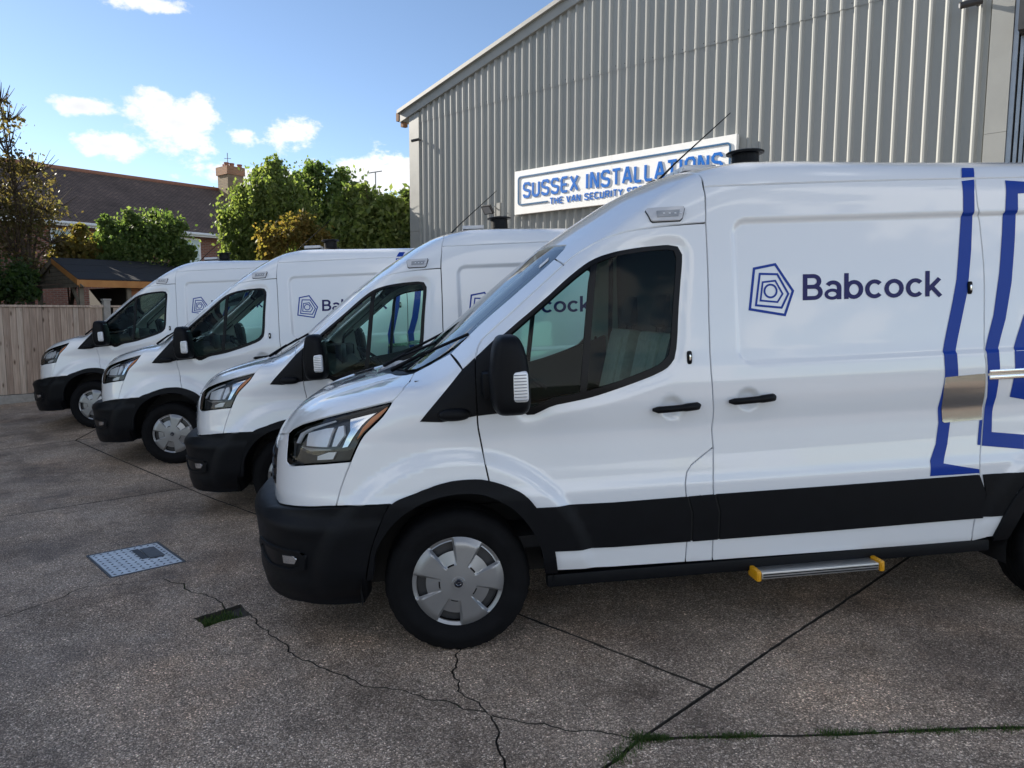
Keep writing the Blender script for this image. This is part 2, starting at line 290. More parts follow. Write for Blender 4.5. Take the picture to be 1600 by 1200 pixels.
# outlines of the panels, in metres in the body frame
E = {
 'bumptop': [(-.298,-1.037,.767),(-.326,-1.034,.767),(-.354,-1.030,.766),(-.383,-1.025,.766),(-.413,-1.019,.765),(-.439,-1.010,.764),(-.467,-.994,.761),(-.496,-.973,.757),(-.525,-.957,.754),(-.554,-.945,.752),(-.585,-.930,.750),(-.617,-.912,.746),(-.651,-.891,.741),(-.682,-.867,.736),(-.711,-.842,.732),(-.768,-.783,.722),(-.813,-.722,.713),(-.890,-.581,.691)],
 'bumptopA': [(-.298,-1.037,.767),(-.326,-1.034,.767),(-.354,-1.030,.766),(-.383,-1.025,.766),(-.413,-1.019,.765),(-.439,-1.010,.764),(-.467,-.993,.761),(-.497,-.973,.757),(-.526,-.957,.754),(-.554,-.945,.752)],
 'bumptopB': [(-.554,-.945,.752),(-.585,-.930,.750),(-.618,-.912,.746),(-.651,-.890,.741),(-.683,-.866,.736),(-.711,-.842,.732),(-.768,-.783,.722),(-.813,-.722,.713),(-.890,-.581,.691)],
 'archo': [(-.431,-.981,.401),(-.421,-.997,.444),(-.414,-1.002,.475),(-.407,-1.007,.512),(-.398,-1.012,.549),(-.388,-1.016,.580),(-.377,-1.021,.610),(-.362,-1.025,.643),(-.352,-1.028,.667),(-.341,-1.031,.694),(-.329,-1.034,.721),(-.315,-1.036,.747),(-.298,-1.037,.767),(-.277,-1.036,.781),(-.254,-1.035,.792),(-.228,-1.035,.801),(-.201,-1.035,.809),(-.175,-1.035,.817),(-.149,-1.035,.827),(-.121,-1.035,.835),(-.093,-1.034,.844),(-.066,-1.034,.851),(-.040,-1.034,.856),(-.011,-1.033,.861),(.016,-1.033,.863),(.041,-1.033,.864),(.067,-1.033,.864),(.100,-1.033,.863),(.132,-1.033,.860),(.168,-1.034,.851),(.194,-1.035,.843),(.224,-1.037,.832),(.254,-1.038,.819),(.282,-1.040,.805),(.307,-1.042,.791),(.331,-1.046,.774),(.351,-1.049,.755),(.368,-1.049,.734),(.385,-1.048,.710),(.400,-1.047,.683),(.413,-1.045,.653),(.425,-1.043,.622),(.436,-1.041,.593),(.449,-1.039,.557),(.460,-1.036,.522),(.468,-1.033,.487),(.473,-1.030,.451),(.478,-1.019,.412),(.484,-.999,.369)],
 'archi': [(-.396,-.991,.408),(-.387,-1.006,.453),(-.383,-1.010,.488),(-.376,-1.014,.527),(-.361,-1.020,.564),(-.341,-1.026,.601),(-.323,-1.030,.628),(-.302,-1.034,.655),(-.280,-1.037,.680),(-.256,-1.041,.701),(-.232,-1.043,.719),(-.206,-1.045,.734),(-.180,-1.047,.748),(-.154,-1.047,.759),(-.125,-1.046,.768),(-.100,-1.045,.775),(-.073,-1.044,.781),(-.045,-1.043,.786),(-.017,-1.042,.790),(.010,-1.042,.792),(.037,-1.042,.792),(.064,-1.042,.791),(.090,-1.043,.789),(.121,-1.044,.783),(.151,-1.046,.774),(.181,-1.049,.762),(.205,-1.050,.751),(.229,-1.049,.737),(.253,-1.049,.722),(.275,-1.048,.703),(.297,-1.047,.680),(.318,-1.045,.654),(.337,-1.044,.626),(.354,-1.042,.599),(.372,-1.039,.564),(.386,-1.036,.529),(.397,-1.033,.493),(.404,-1.030,.457),(.408,-1.021,.418),(.413,-1.003,.376)],
 'archmidF': [(-.298,-1.037,.767),(-.273,-1.040,.760),(-.243,-1.043,.761),(-.222,-1.043,.769),(-.198,-1.041,.782),(-.172,-1.039,.796),(-.146,-1.038,.807),(-.119,-1.037,.815),(-.091,-1.037,.821),(-.063,-1.037,.825),(-.036,-1.037,.829),(-.001,-1.036,.833),(.032,-1.036,.835),(.066,-1.036,.834),(.100,-1.037,.831),(.135,-1.037,.826),(.170,-1.038,.821)],
 'archmidD': [(.170,-1.038,.821),(.192,-1.039,.807),(.214,-1.042,.793),(.239,-1.046,.776),(.261,-1.049,.761),(.286,-1.049,.743),(.310,-1.049,.724),(.333,-1.048,.702),(.352,-1.047,.676),(.370,-1.045,.647),(.385,-1.043,.618),(.399,-1.041,.589),(.415,-1.038,.553),(.428,-1.035,.518),(.437,-1.033,.483),(.442,-1.030,.450),(.446,-1.020,.414),(.450,-1.003,.376)],
 'fasseam': [(-.554,-.945,.752),(-.545,-.944,.783),(-.536,-.942,.813),(-.524,-.943,.846),(-.512,-.944,.874),(-.500,-.945,.903),(-.486,-.946,.933),(-.473,-.948,.963)],
 'hltop': [(-.814,-.603,1.059),(-.782,-.630,1.086),(-.721,-.699,1.118),(-.690,-.732,1.129),(-.653,-.767,1.141),(-.614,-.799,1.154),(-.575,-.826,1.165),(-.541,-.847,1.174),(-.510,-.863,1.182),(-.480,-.878,1.189),(-.451,-.891,1.196),(-.423,-.902,1.202),(-.395,-.912,1.208),(-.361,-.924,1.216),(-.328,-.933,1.223),(-.295,-.942,1.230),(-.262,-.948,1.237)],
 'hlrear': [(-.262,-.948,1.237),(-.277,-.957,1.215),(-.293,-.963,1.193),(-.312,-.965,1.170),(-.333,-.964,1.150),(-.357,-.962,1.129),(-.381,-.959,1.108),(-.401,-.955,1.089),(-.423,-.951,1.060),(-.438,-.950,1.033),(-.456,-.949,.999),(-.473,-.948,.963)],
 'hlbot': [(-.473,-.948,.963),(-.506,-.936,.960),(-.540,-.923,.957),(-.575,-.907,.953),(-.614,-.886,.948),(-.654,-.859,.943),(-.693,-.828,.937),(-.728,-.796,.930),(-.761,-.760,.923),(-.797,-.714,.914)],
 'hlfront': [(-.797,-.714,.914),(-.818,-.679,.926),(-.815,-.667,.978),(-.813,-.659,1.005),(-.812,-.640,1.033),(-.814,-.603,1.059)],
 'bonshut': [(-.262,-.948,1.237),(-.237,-.933,1.260),(-.214,-.905,1.281),(-.183,-.772,1.307),(-.164,-.630,1.335)],
 'bonfront': [(-.814,-.603,1.059),(-.857,-.518,1.041),(-.902,-.399,1.022)],
 'cowl': [(-.164,-.630,1.335),(-.204,-.607,1.325),(-.263,-.542,1.319),(-.330,-.370,1.316),(-.387,-.102,1.311)],
 'glass': [(-.164,-.630,1.335),(-.137,-.626,1.347),(-.110,-.631,1.360),(-.081,-.641,1.374),(-.050,-.661,1.388),(-.017,-.686,1.404),(.023,-.700,1.429),(.052,-.698,1.452),(.084,-.689,1.480),(.118,-.677,1.511),(.154,-.667,1.543),(.190,-.662,1.574),(.227,-.663,1.604),(.264,-.666,1.634),(.302,-.670,1.664),(.341,-.674,1.694),(.379,-.674,1.725),(.419,-.671,1.756),(.458,-.668,1.788),(.499,-.664,1.820),(.539,-.660,1.852),(.579,-.654,1.884)],
 'glassF': [(-.164,-.630,1.335),(-.137,-.626,1.347),(-.110,-.631,1.360),(-.081,-.641,1.374),(-.047,-.655,1.391),(-.012,-.675,1.410),(.023,-.700,1.429)],
 'glassP': [(.023,-.700,1.429),(.056,-.690,1.458),(.088,-.680,1.486),(.121,-.671,1.515),(.155,-.665,1.545),(.190,-.662,1.574),(.227,-.663,1.604),(.264,-.666,1.634),(.302,-.670,1.664),(.341,-.674,1.694),(.379,-.674,1.725),(.419,-.671,1.756),(.458,-.668,1.788),(.499,-.664,1.820),(.539,-.660,1.852),(.579,-.654,1.884)],
 'glassR': [(.579,-.654,1.884),(.631,-.617,1.931),(.655,-.567,1.959)],
 'header': [(.655,-.567,1.959),(.634,-.469,1.965),(.588,-.172,1.972)],
 'penseam': [(.023,-.700,1.429),(.070,-.943,1.365)],
 'sailtop': [(.070,-.943,1.365),(.135,-.936,1.421)],
 'doorfront': [(.135,-.936,1.421),(.131,-.962,1.388),(.128,-.982,1.351),(.126,-.991,1.326),(.126,-.998,1.298),(.126,-1.002,1.269),(.125,-1.005,1.242),(.126,-1.006,1.210),(.126,-1.007,1.179),(.127,-1.005,1.152),(.127,-1.002,1.123),(.129,-.997,1.090),(.133,-.992,1.062),(.138,-.990,1.031),(.143,-.991,.996),(.148,-1.002,.963),(.151,-1.019,.938),(.155,-1.028,.911),(.160,-1.031,.881),(.165,-1.034,.851),(.170,-1.038,.821)],
 'doortop': [(.135,-.936,1.421),(.152,-.881,1.468),(.172,-.848,1.496),(.189,-.841,1.513),(.221,-.837,1.540),(.241,-.837,1.557),(.264,-.838,1.576),(.291,-.839,1.598),(.322,-.839,1.623),(.357,-.839,1.652),(.397,-.837,1.685),(.443,-.831,1.723),(.493,-.823,1.764),(.544,-.815,1.806),(.594,-.807,1.847)],
 'doortop2': [(.594,-.807,1.847),(.623,-.804,1.870),(.659,-.807,1.895),(.684,-.814,1.910),(.713,-.824,1.926),(.742,-.837,1.942),(.770,-.853,1.955),(.795,-.871,1.964),(.821,-.886,1.971),(.848,-.898,1.977),(.875,-.907,1.983),(.903,-.914,1.987),(.930,-.920,1.991),(.959,-.924,1.994),(.987,-.928,1.996),(1.014,-.930,1.999),(1.042,-.932,2.002),(1.070,-.934,2.004),(1.103,-.935,2.006),(1.133,-.936,2.007),(1.166,-.937,2.009),(1.200,-.937,2.010),(1.236,-.937,2.011),(1.270,-.937,2.012)],
 'pilseam': [(.579,-.654,1.884),(.594,-.807,1.847)],
 'rear1': [(1.270,-.937,2.012),(1.270,-.941,1.970),(1.270,-.945,1.929),(1.270,-.949,1.888),(1.269,-.953,1.846),(1.269,-.958,1.801),(1.268,-.962,1.752),(1.267,-.967,1.700),(1.266,-.971,1.647),(1.264,-.975,1.595),(1.263,-.979,1.549),(1.263,-.983,1.507),(1.262,-.986,1.470),(1.262,-.989,1.434),(1.261,-.992,1.400),(1.261,-.997,1.365),(1.261,-1.001,1.329),(1.262,-1.004,1.292),(1.264,-1.006,1.256),(1.266,-1.007,1.222),(1.267,-1.007,1.192),(1.270,-1.005,1.149),(1.272,-1.000,1.114),(1.273,-.996,1.084),(1.270,-.991,1.049),(1.266,-.991,1.018),(1.267,-.992,.991),(1.268,-.994,.960),(1.270,-.997,.930)],
 'rear2': [(1.270,-.997,.930),(1.269,-.999,.900),(1.267,-1.002,.871),(1.266,-1.005,.841),(1.264,-1.009,.811),(1.261,-1.015,.781),(1.259,-1.020,.749),(1.260,-1.018,.714),(1.260,-1.017,.679),(1.261,-1.015,.644),(1.261,-1.013,.611),(1.261,-1.010,.572),(1.261,-1.007,.536),(1.261,-1.004,.501),(1.261,-1.001,.468),(1.261,-.996,.429),(1.262,-.990,.392),(1.264,-.982,.354)],
 'flap': [(1.270,-.997,.930),(1.239,-.998,.909),(1.206,-1.000,.887),(1.177,-1.003,.867),(1.154,-1.005,.850),(1.131,-1.008,.817),(1.119,-1.018,.766),(1.120,-1.019,.737),(1.123,-1.018,.706)],
 'flap2': [(1.123,-1.018,.706),(1.127,-1.002,.469),(1.124,-.983,.357)],
 'sillD': [(.450,-1.003,.376),(.764,-.985,.363),(1.124,-.983,.357)],
 'sillF': [(1.124,-.983,.357),(1.264,-.982,.354)],
 'sillS': [(1.264,-.982,.354),(1.896,-.978,.347),(2.661,-.976,.341)],
 'capseam': [(1.270,-.937,2.012),(1.272,-.932,2.047),(1.274,-.926,2.084),(1.278,-.915,2.119),(1.282,-.903,2.147),(1.284,-.874,2.191)],
 'capseam2': [(1.284,-.874,2.191),(1.297,-.825,2.239),(1.302,-.763,2.272)],
 'roofseam': [(1.284,-.874,2.191),(1.374,-.894,2.190),(1.468,-.902,2.190),(1.564,-.906,2.191),(1.662,-.906,2.192),(1.761,-.906,2.193),(1.862,-.905,2.194),(1.966,-.904,2.195),(2.069,-.903,2.196),(2.169,-.902,2.196),(2.266,-.901,2.197),(2.356,-.900,2.197),(2.441,-.899,2.196),(2.524,-.899,2.196),(2.606,-.899,2.196),(2.691,-.898,2.195)],
 'slrear': [(2.691,-.898,2.195),(2.684,-.914,2.158),(2.682,-.922,2.123),(2.683,-.928,2.087),(2.685,-.932,2.052),(2.693,-.927,2.018),(2.701,-.925,1.982),(2.704,-.928,1.946),(2.706,-.932,1.909),(2.708,-.936,1.873),(2.710,-.939,1.839),(2.711,-.942,1.808),(2.713,-.945,1.781),(2.714,-.947,1.753),(2.714,-.950,1.720),(2.714,-.953,1.678),(2.712,-.958,1.621),(2.709,-.964,1.550),(2.706,-.971,1.476),(2.703,-.976,1.408),(2.700,-.983,1.354),(2.688,-1.003,1.307),(2.692,-1.005,1.282),(2.694,-1.007,1.246),(2.694,-1.007,1.212),(2.692,-1.007,1.173),(2.694,-1.002,1.131),(2.697,-.996,1.086),(2.700,-.990,1.042),(2.697,-.991,.999),(2.691,-.995,.953),(2.686,-.998,.908),(2.680,-1.003,.866),(2.675,-1.007,.829),(2.670,-1.012,.793),(2.665,-1.018,.764),(2.664,-1.019,.738),(2.665,-1.018,.710),(2.667,-1.016,.674),(2.669,-1.014,.639),(2.668,-1.011,.591),(2.666,-1.008,.550),(2.662,-1.004,.503),(2.657,-1.000,.451),(2.655,-.993,.397),(2.661,-.976,.341)],
 'winout': [(.255,-.934,1.519),(.298,-.935,1.552),(.342,-.937,1.587),(.386,-.937,1.620),(.427,-.937,1.652),(.464,-.936,1.681),(.496,-.934,1.706),(.523,-.931,1.729),(.548,-.929,1.750),(.571,-.927,1.769),(.594,-.926,1.787),(.621,-.925,1.807),(.646,-.924,1.825),(.670,-.924,1.841),(.694,-.926,1.855),(.725,-.930,1.869),(.755,-.935,1.879),(.789,-.940,1.887),(.818,-.943,1.893),(.850,-.945,1.898),(.884,-.947,1.902),(.920,-.947,1.906),(.953,-.947,1.909),(.988,-.947,1.911),(1.024,-.947,1.913),(1.056,-.947,1.915),(1.082,-.946,1.915),(1.128,-.947,1.906),(1.148,-.951,1.867),(1.146,-.955,1.834),(1.141,-.959,1.791),(1.134,-.963,1.742),(1.128,-.967,1.691),(1.122,-.971,1.643),(1.117,-.975,1.596),(1.112,-.980,1.546),(1.108,-.984,1.497),(1.103,-.987,1.454),(1.098,-.990,1.418),(1.086,-.996,1.372),(1.066,-.999,1.347),(1.049,-1.001,1.331),(1.025,-1.002,1.317),(.982,-1.003,1.299),(.938,-1.004,1.284),(.884,-1.006,1.267),(.824,-1.007,1.249),(.765,-1.007,1.232),(.712,-1.007,1.218),(.666,-1.007,1.207),(.622,-1.007,1.199),(.581,-1.007,1.193),(.541,-1.007,1.187),(.503,-1.007,1.182),(.466,-1.007,1.171),(.429,-1.005,1.154),(.395,-1.004,1.140),(.363,-1.003,1.140),(.335,-1.006,1.161),(.312,-1.007,1.210),(.295,-1.004,1.279),(.280,-.995,1.360),(.267,-.981,1.443)],
 'winin': [(.271,-.954,1.507),(.311,-.955,1.539),(.353,-.955,1.571),(.394,-.954,1.603),(.433,-.953,1.633),(.469,-.952,1.661),(.500,-.950,1.686),(.528,-.948,1.709),(.555,-.947,1.730),(.579,-.945,1.749),(.602,-.944,1.767),(.629,-.943,1.787),(.654,-.943,1.804),(.677,-.942,1.819),(.700,-.943,1.832),(.730,-.944,1.846),(.759,-.946,1.856),(.792,-.948,1.865),(.821,-.949,1.871),(.852,-.950,1.876),(.885,-.950,1.880),(.920,-.950,1.884),(.952,-.949,1.887),(.987,-.949,1.890),(1.022,-.949,1.892),(1.053,-.949,1.893),(1.077,-.949,1.894),(1.108,-.949,1.887),(1.119,-.953,1.853),(1.116,-.956,1.819),(1.111,-.960,1.774),(1.105,-.965,1.722),(1.098,-.969,1.670),(1.092,-.973,1.623),(1.087,-.977,1.580),(1.083,-.980,1.536),(1.078,-.984,1.495),(1.074,-.987,1.458),(1.069,-.990,1.429),(1.059,-.993,1.393),(1.042,-.995,1.375),(1.028,-.997,1.361),(1.008,-.999,1.348),(.967,-1.001,1.331),(.926,-1.002,1.316),(.873,-1.003,1.299),(.815,-1.005,1.281),(.757,-1.006,1.264),(.705,-1.007,1.250),(.660,-1.007,1.240),(.616,-1.007,1.232),(.575,-1.007,1.226),(.536,-1.007,1.221),(.498,-1.007,1.216),(.462,-1.007,1.205),(.426,-1.007,1.190),(.393,-1.007,1.178),(.362,-1.007,1.177),(.336,-1.007,1.194),(.316,-1.007,1.236),(.302,-1.003,1.297),(.291,-.994,1.367),(.281,-.984,1.440)],
 'bar': [(.699,-.935,1.845),(.732,-.941,1.855),(.649,-1.007,1.220),(.615,-1.007,1.212)],
 'sailF': [(-.142,-.996,1.139),(.070,-.943,1.365),(.133,-.937,1.418),(.127,-.981,1.351),(.124,-1.005,1.242),(.124,-1.005,1.153),(.049,-1.003,1.141),(-.040,-1.000,1.131)],
 'sailD': [(.137,-.938,1.421),(.255,-.931,1.522),(.279,-.959,1.507),(.336,-1.007,1.194),(.360,-1.006,1.166),(.229,-1.006,1.158),(.129,-1.005,1.152),(.128,-1.005,1.242),(.130,-.982,1.351)],
 'cladD': [(.369,-1.048,.710),(.765,-1.018,.701),(1.126,-1.018,.704),(1.148,-1.013,.619),(1.146,-1.001,.468),(.763,-1.002,.470),(.449,-1.033,.482),(.415,-1.041,.582)],
 'cladF': [(1.129,-1.018,.704),(1.263,-1.018,.706),(1.287,-1.013,.609),(1.284,-1.001,.467),(1.150,-1.001,.467),(1.151,-1.013,.619)],
 'cladS': [(1.267,-1.018,.706),(1.871,-1.018,.706),(2.659,-1.018,.709),(2.702,-1.013,.612),(2.697,-1.011,.471),(1.882,-1.001,.466),(1.287,-1.001,.467),(1.291,-1.013,.609)],
 'marker': [(1.005,-.857,2.091),(1.167,-.911,2.095),(1.173,-.918,2.080),(1.155,-.931,2.034),(1.142,-.933,2.023),(1.013,-.921,2.021),(1.003,-.914,2.029),(.993,-.867,2.078)],
 'markin': [(1.036,-.893,2.073),(1.152,-.917,2.078),(1.137,-.928,2.040),(1.031,-.917,2.036)],
 'penta': [(1.614,-.943,1.803),(1.699,-.954,1.671),(1.653,-.964,1.556),(1.476,-.961,1.591),(1.506,-.944,1.786)],
 'pentb': [(1.623,-.947,1.755),(1.675,-.955,1.658),(1.638,-.961,1.592),(1.508,-.959,1.609),(1.534,-.946,1.760)],
 'pentc': [(1.611,-.949,1.724),(1.646,-.955,1.659),(1.618,-.958,1.620),(1.532,-.957,1.631),(1.547,-.950,1.719)],
 'circ': [(1.585,-.954,1.675),(1.616,-.954,1.674)],
 'text': [(1.746,-.958,1.623),(2.479,-.959,1.615),(1.752,-.947,1.750)],
 'st1': [(2.613,-.905,2.183),(2.602,-.928,2.018),(2.580,-.939,1.843),(2.562,-.952,1.695),(2.536,-.961,1.584),(2.467,-1.002,1.323),(2.470,-1.007,1.216),(2.447,-.991,1.057),(2.451,-.992,.982),(2.432,-1.002,.876),(2.396,-1.012,.792),(2.393,-1.018,.715),(2.662,-1.018,.713),(2.661,-1.019,.733),(2.466,-1.016,.775),(2.495,-1.002,.872),(2.514,-.993,.978),(2.513,-.991,1.053),(2.542,-1.007,1.212),(2.537,-1.001,1.325),(2.620,-.957,1.637),(2.648,-.939,1.841),(2.663,-.922,2.010),(2.670,-.922,2.126),(2.683,-.902,2.189)],
 'st1r': [(2.655,-.849,2.256),(2.721,-.849,2.254),(2.690,-.894,2.202),(2.620,-.896,2.201)],
 'st2': [(2.850,-.904,2.181),(2.954,-.907,2.172),(2.941,-.924,2.113),(2.906,-.924,2.112),(2.900,-.922,2.011),(2.888,-.935,1.881),(2.861,-.954,1.666),(2.822,-.970,1.487),(2.765,-1.002,1.318),(2.768,-1.007,1.247),(2.762,-1.007,1.185),(2.759,-.998,1.096),(2.746,-.991,1.020),(2.740,-.998,.916),(2.920,-1.000,.892),(2.915,-1.008,.818),(2.683,-1.005,.850),(2.700,-.991,1.000),(2.709,-.998,1.099),(2.702,-1.007,1.188),(2.701,-1.007,1.253),(2.697,-1.000,1.326),(2.756,-.968,1.509),(2.796,-.950,1.723),(2.819,-.932,1.910),(2.829,-.923,2.013)],
 'st2b': [(2.675,-.993,.979),(2.691,-.993,.981),(2.675,-1.004,.853),(2.658,-1.004,.856)],
 'st3': [(2.925,-.968,1.509),(2.850,-1.002,1.319),(2.851,-1.007,1.243),(2.843,-1.007,1.180),(2.834,-.997,1.092),(2.919,-.994,1.073)],
 'plate': [(2.468,-1.007,1.216),(2.684,-1.007,1.224),(2.691,-1.007,1.217),(2.693,-.998,1.099),(2.689,-.993,.981),(2.479,-.993,.975),(2.467,-.992,.984),(2.462,-.990,1.046),(2.461,-1.006,1.158)],
 'railm': [(2.695,-1.007,1.217),(2.902,-1.007,1.213)],
 'handle1': [(.966,-1.003,1.134),(1.197,-1.004,1.144)],
 'cup1': [(1.064,-1.003,1.137)],
 'handle2': [(1.345,-1.005,1.153),(1.575,-1.006,1.165)],
 'cup2': [(1.447,-1.005,1.157)],
 'lock': [(1.158,-.992,1.403),(1.154,-.999,1.346)],
 'lock2': [(2.632,-.953,1.681),(2.630,-.958,1.621)],
 'fog': [(-.978,-.415,.443),(-.848,-.651,.503),(-.715,-.827,.534),(-.689,-.848,.510),(-.717,-.816,.443),(-.759,-.766,.407),(-.879,-.547,.346),(-.945,-.452,.338),(-.968,-.449,.396)],
 'bumprear': [(-.298,-1.037,.767),(-.355,-1.027,.655),(-.395,-1.012,.549),(-.421,-.997,.444),(-.445,-.911,.263)],
 'hl1': [(-.715,-.740,1.092),(-.610,-.832,1.123),(-.563,-.866,1.129),(-.604,-.878,1.022),(-.727,-.774,1.019)],
 'hl2': [(-.547,-.876,1.132),(-.514,-.893,1.139),(-.509,-.915,1.084),(-.556,-.905,1.027),(-.585,-.889,1.026)],
 'hl3': [(-.758,-.738,1.014),(-.582,-.892,1.020),(-.569,-.901,1.009),(-.698,-.812,.993)],
 'drl': [(-.783,-.697,1.024),(-.756,-.687,1.082),(-.691,-.747,1.117),(-.551,-.851,1.161),(-.551,-.860,1.151),(-.682,-.769,1.107),(-.733,-.729,1.077),(-.762,-.727,1.025)],
 'amb': [(-.303,-.946,1.220),(-.276,-.951,1.226),(-.335,-.961,1.163),(-.410,-.952,1.097),(-.452,-.943,1.055),(-.422,-.943,1.120),(-.371,-.946,1.172)],
 'hl4': [(-.667,-.842,.982),(-.602,-.883,1.004),(-.554,-.910,1.007),(-.578,-.904,.964),(-.671,-.844,.954)],
 'clr': [(-.489,-.884,1.176),(-.340,-.938,1.209),(-.427,-.939,1.129),(-.500,-.931,1.026),(-.537,-.916,1.019),(-.490,-.918,1.108)],
 'bvent': [(-.554,-.385,1.261),(-.478,-.196,1.288),(-.433,-.424,1.290),(-.505,-.554,1.263)],
 'fogl': [(-.820,-.698,.506),(-.738,-.805,.529),(-.733,-.806,.500),(-.751,-.785,.474),(-.828,-.679,.447)],
 'wiper': [(-.333,-.323,1.317),(.067,-.667,1.473)],
}
# ------------------------------------------------------------------ van panels on the implicit surface
PC = np.array([.15, 0, .95])
def dom_uv(P, d):
    P = np.asarray(P, float)
    if d == 'S': return P[:, [0, 2]].copy()
    if d == 'R': return np.stack([P[:, 0], np.arctan2(P[:, 2]-1.1, -P[:, 1])*1.0], 1)
    q = P-PC; return np.stack([np.arctan2(-q[:, 1], -q[:, 0]), np.arctan2(q[:, 2], np.hypot(q[:, 0], q[:, 1]))], 1)
def dom_pt(uv, d):
    u, v = uv[:, 0], uv[:, 1]; z0 = np.zeros(len(u))
    if d == 'S': return shoot(np.stack([u, z0, v], 1), np.tile([0, -1., 0], (len(u), 1)), 1.25)
    if d == 'R': return shoot(np.stack([u, z0, z0+1.1], 1), np.stack([z0, -np.cos(v), np.sin(v)], 1), 1.6)
    return shoot(np.tile(PC, (len(u), 1)), np.stack([-np.cos(v)*np.cos(u), -np.cos(v)*np.sin(u), np.sin(v)], 1), 2.2)
def panel(name, pts, dom, m, parent, off=0., h=.025, holes=(), ins=.0040, flange=.030, offf=None, mirror=None, tris=None):
    if tris is None:
        uv = dense(inset(clean(dom_uv(pts, dom)), ins), h*.8)
        loops = [uv]+[dense(clean(dom_uv(q, dom)), h*.8) for q in holes]
        P, T = fill(loops, h)
    else: P, T = tris
    X = dom_pt(P, dom); N = grad(X)
    o = np.full(len(X), off)
    if offf: o = o+offf(X)
    Y = X+N*o[:, None]
    T = np.array(T)
    fn = np.cross(Y[T[:, 1]]-Y[T[:, 0]], Y[T[:, 2]]-Y[T[:, 0]])
    fl = (fn*N[T].mean(1)).sum(1) < 0; T[fl] = T[fl][:, ::-1]; fn[fl] *= -1
    if offf:
        M = np.zeros_like(Y)
        for k in range(3): np.add.at(M, T[:, k], fn)
        M /= np.maximum(np.linalg.norm(M, axis=1)[:, None], 1e-12)
    else: M = N
    F = T.tolist(); V = Y; NN = M
    if flange:
        ec = {}
        for t in T:
            for a, b in ((t[0], t[1]), (t[1], t[2]), (t[2], t[0])): ec[(a, b)] = 1
        bd = [(a, b) for (a, b) in ec if (b, a) not in ec]
        ids = sorted({i for e in bd for i in e}); mp = {i: k for k, i in enumerate(ids)}; n0 = len(V); nb = len(ids)
        A = Y[ids]; B = A-N[ids]*flange
        V = np.vstack([V, A, B]); out = np.zeros((nb, 3))
        for a, b in bd:
            e = Y[b]-Y[a]; q = np.cross(e, N[a]); q /= np.linalg.norm(q)+1e-9; out[mp[a]] += q; out[mp[b]] += q
            F.append([n0+mp[b], n0+mp[a], n0+nb+mp[a], n0+nb+mp[b]])
        out /= np.linalg.norm(out, axis=1)[:, None]+1e-9
        NN = np.vstack([NN, (out+N[ids])*.7071, out])
    res = []
    for mir in ((1,) if not mirror else (1, -1)):
        v = V*np.array([1, mir, 1]); n = NN*np.array([1, mir, 1]); f = F if mir == 1 else [q[::-1] for q in F]
        me = bpy.data.meshes.new(name); me.from_pydata(v.tolist(), [], f); me.shade_smooth(); me.normals_split_custom_set_from_vertices(n.tolist()); me.update()
        res.append(link(name, me, m, parent))
    return res
def sym(near): near = [tuple(p) for p in near]; return near+[(x, -y, z) for x, y, z in near[::-1] if abs(y) > 1e-4]
def cat(*a):
    out = []
    for q in a:
        for p in q: out.append(tuple(p))
    return out
def rv(k): return E[k][::-1]
# stroke lettering ---------------------------------------------------
def arc(cx, cy, rx, ry, a0, a1, n=14): return [(cx+rx*math.cos(R(a0+(a1-a0)*k/n)), cy+ry*math.sin(R(a0+(a1-a0)*k/n))) for k in range(n+1)]
def ribbon(pts, t, closed=False):
    p = clean(np.array(pts, float), 1e-5, False) if not closed else np.array(pts, float); n = len(p); L = []; Rr = []
    for i in range(n):
        a = p[(i-1) % n] if (closed or i) else p[i]; b = p[(i+1) % n] if (closed or i < n-1) else p[i]
        d1 = p[i]-a; d2 = b-p[i]
        d1 = d1/np.linalg.norm(d1) if np.linalg.norm(d1) > 1e-9 else d2/np.linalg.norm(d2); d2 = d2/np.linalg.norm(d2) if np.linalg.norm(d2) > 1e-9 else d1
        m = d1+d2; m /= max(np.linalg.norm(m), .2); nn = np.array([-m[1], m[0]]); c = max(nn@np.array([-d1[1], d1[0]]), .45)
        L.append(p[i]+nn*t/2/c); Rr.append(p[i]-nn*t/2/c)
    q = []
    for i in range(n if closed else n-1):
        j = (i+1) % n; q.append([Rr[i], Rr[j], L[j], L[i]])
    return q
LET = {  # centre lines in a box of height 1
 'B': (.66, [[(.09,0),(.09,1)], [(.09,.92),(.36,.92)]+arc(.36,.715,.2,.205,90,-90,10)+[(.09,.51)], [(.09,.51),(.4,.51)]+arc(.40,.295,.21,.215,90,-90,10)+[(.09,.08)]]),
 'b': (.64, [[(.08,0),(.08,1)], 'ring', ]), 'o': (.66, ['ringo']), 'c': (.60, [arc(.33,.36,.25,.29,42,318,22)]),
 'a': (.60, [[(.51,0),(.51,.45)]+arc(.30,.45,.21,.205,0,150,12), 'ringa']),
 'k': (.58, [[(.08,0),(.08,1)], [(.08,.22),(.50,.70)], [(.24,.36),(.54,0)]])}
def word(txt, t):
    x = 0; F = []
    for ch in txt:
        wd, st = LET[ch]; f = []
        for s in st:
            if s == 'ring': f += ribbon(arc(.34,.36,.24,.29,0,342,19), t, True)
            elif s == 'ringa': f += ribbon(arc(.275,.205,.205,.155,0,342,19), t*.78, True)
            elif s == 'ringo': f += ribbon(arc(.33,.36,.26,.29,0,342,19), t, True)
            else: f += ribbon(s, t)
        F.append((ch, x, [[(p[0]+x, p[1]) for p in q] for q in f])); x += wd+.075
    return F, x-.075
